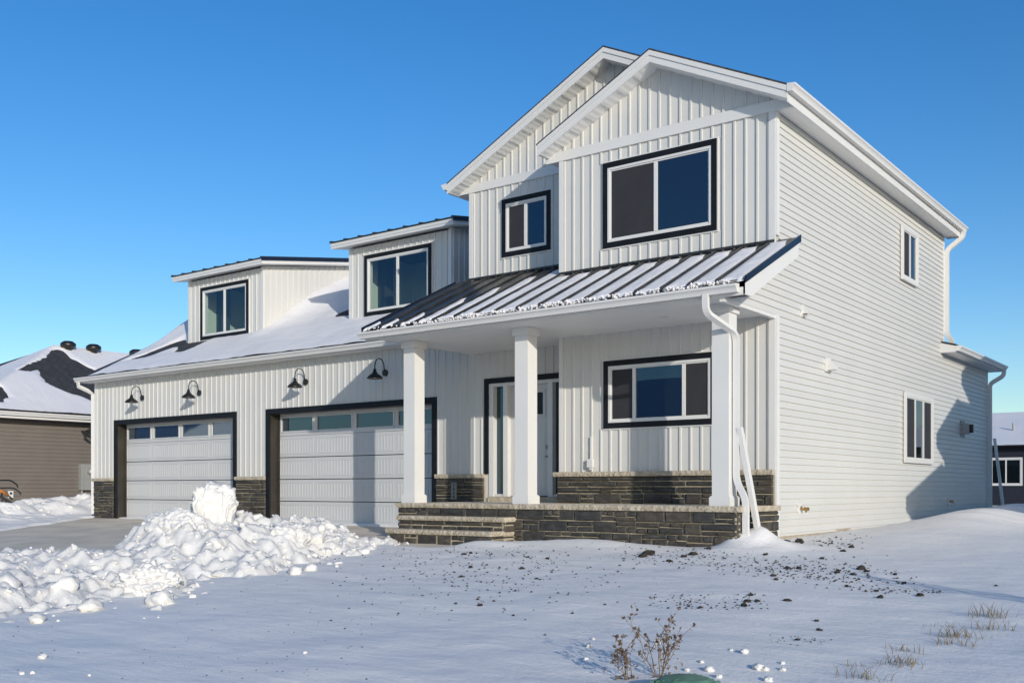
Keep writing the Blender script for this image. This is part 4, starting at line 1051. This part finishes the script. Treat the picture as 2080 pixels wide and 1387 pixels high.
# ---------------------------------------------------------------- dry weeds, grass, utility vault
def weed(px, py, height, n, seed, label):
    rw_ = random.Random(seed); x, y = at_ground(px, py, -.02); z = ground_z(x, y) - .05
    t = thing('dry_weed', label, 'weed', (x, y, z)); sv = MB(); hv = MB(); lv = MB()
    right = Vector((_c, _s, 0)); fwd = Vector((-_s, _c, 0))
    def seedhead(p, s, elong=1.3):
        for q in range(9):
            d = Vector((rw_.gauss(0, 1), rw_.gauss(0, 1), rw_.gauss(0, 1))).normalized() * s
            e = p + d * rw_.uniform(.6, 1.1)
            r = s * .5; hv.add([tuple(e + Vector(v) * r) for v in ((1, 0, 0), (-1, 0, 0), (0, 1, 0), (0, -1, 0), (0, 0, elong), (0, 0, -elong))],
                   [(0, 2, 4), (2, 1, 4), (1, 3, 4), (3, 0, 4), (2, 0, 5), (1, 2, 5), (3, 1, 5), (0, 3, 5)])
    def leaf(p, s):
        a = Vector((rw_.gauss(0, 1), rw_.gauss(0, 1), rw_.gauss(-.3, .8))).normalized() * s
        b = a.cross(Vector((0, 0, 1))).normalized() * s * .3 if a.cross(Vector((0, 0, 1))).length > .01 else Vector((s * .3, 0, 0))
        c = p + a * .5 + Vector((0, 0, s * .25))
        lv.add([tuple(p), tuple(c + b), tuple(p + a), tuple(c - b)], [(0, 1, 2), (0, 2, 3)])
    def branch(p, d, L, r, depth):
        path = [p]; q = p.copy(); dd = d.normalized()
        k = 6
        for i in range(k):
            dd = (dd + Vector((rw_.gauss(0, .10), rw_.gauss(0, .10), .05 + rw_.gauss(0, .05)))).normalized(); q = q + dd * L / k; path.append(q.copy())
            if depth < 2 and i > 0 and rw_.random() < (.62 if depth == 0 else .42):
                s_ = rw_.choice((-1, 1)); nd = (dd * .75 + right * s_ * rw_.uniform(.35, .75) + fwd * rw_.gauss(0, .35) + Vector((0, 0, .2)))
                branch(q.copy(), nd, L * rw_.uniform(.35, .6), r * .6, depth + 1)
            if rw_.random() < .35: leaf(q, rw_.uniform(.015, .035))
        sv.tube([tuple(v) for v in path], [r * (1 - .7 * i / k) for i in range(k + 1)], 5)
        if depth and rw_.random() < .8: seedhead(path[-1], rw_.uniform(.006, .011))
    for i in range(n):
        d = Vector((0, 0, 1)) + right * rw_.uniform(-.38, .42) + fwd * rw_.uniform(-.3, .3)
        branch(Vector((x + rw_.gauss(0, .015), y + rw_.gauss(0, .015), z)), d, height * rw_.uniform(.65, 1.), .0038, 0)
    for i in range(26): leaf(Vector((x, y, z + .03)) + right * rw_.gauss(0, .05) + Vector((0, 0, abs(rw_.gauss(0, .07)))), rw_.uniform(.02, .045))
    sv.build('stem', 'stalk', t); hv.build('seed_heads', 'seed', t)['kind'] = 'stuff'; lv.build('dry_leaves', 'stalk', t)
    return t, right, seedhead, leaf
weed(1338, 1392, .40, 6, 2, 'tall dry branching weed with seed heads in the foreground, the larger one')
weed(1276, 1394, .30, 4, 9, 'smaller dry weed in the foreground, left of the larger one')
for i, (px, py, n, h) in enumerate(((2008, 1256, 38, .14), (2014, 1279, 26, .10), (1940, 1292, 44, .12), (1930, 1308, 30, .09), (1838, 1322, 22, .08), (1820, 1352, 26, .09), (1848, 1346, 20, .07), (1752, 1380, 26, .09), (1760, 1355, 14, .06), (1910, 1270, 14, .06))):
    x, y = at_ground(px, py); rg_ = random.Random(i); m = MB(); z = ground_z(x, y) - .02
    for k in range(n):
        bx, by = x + rg_.gauss(0, .075), y + rg_.gauss(0, .04); l = h * rg_.uniform(.5, 1.2); a = rg_.uniform(0, 6.28); le = rg_.uniform(.2, .9)
        p = [Vector((bx + math.cos(a) * le * l * t * t, by + math.sin(a) * le * l * t * t, z + l * t)) for t in (0, .5, 1)]
        wd = Vector((_c, _s, 0)) * .0028
        m.add([tuple(p[0] - wd), tuple(p[0] + wd), tuple(p[1] + wd * .8), tuple(p[1] - wd * .8), tuple(p[2])], [(0, 1, 2, 3), (3, 2, 4)])
    tag(m.build('grass_tuft', 'dead_grass'), 'tuft of dead grass poking through the snow on the right', 'grass', 'dead grass tufts on the right')
vx, vy = at_ground(1392, 1418); vz = ground_z(vx, vy)
uv = thing('utility_vault', 'green plastic utility vault lid at the bottom edge beside the dry weeds', 'utility box', (vx, vy, vz))
pp = MB(); prof_ = [(.20, -.1), (.20, .04), (.19, .065), (.13, .10), (.001, .115)]
pp.lathe(prof_, (vx, vy, vz), 8); lid = pp.build('lid', 'green_plastic', uv)
rb_ = MB()
for k in range(-4, 5):
    xx = k * .036
    rb_.tube([(vx + xx, vy - .12, vz + .098 - abs(k) * .006), (vx + xx, vy + .12, vz + .098 - abs(k) * .006)], .010, 6)
rb_.build('ribs', 'green_plastic', uv)
# bare sapling beyond the right edge: throws the thin streaks of shadow across the yard
sp = thing('bare_sapling', 'thin leafless sapling outside the right edge casting streaks on the snow', 'sapling', (7.6, -6.6, -.3))
rs = random.Random(4); m = MB()
for k in range(7):
    bx, by = 7.6 + rs.gauss(0, .12), -6.75 + rs.gauss(0, .15); p = [Vector((bx, by, -.35))]
    for i in range(6): p.append(p[-1] + Vector((rs.gauss(0, .07), rs.gauss(0, .07), .30)))
    m.tube([tuple(q) for q in p], [.030 * (1 - .10 * i) for i in range(7)], 5)
m.build('stems', 'stalk', sp)
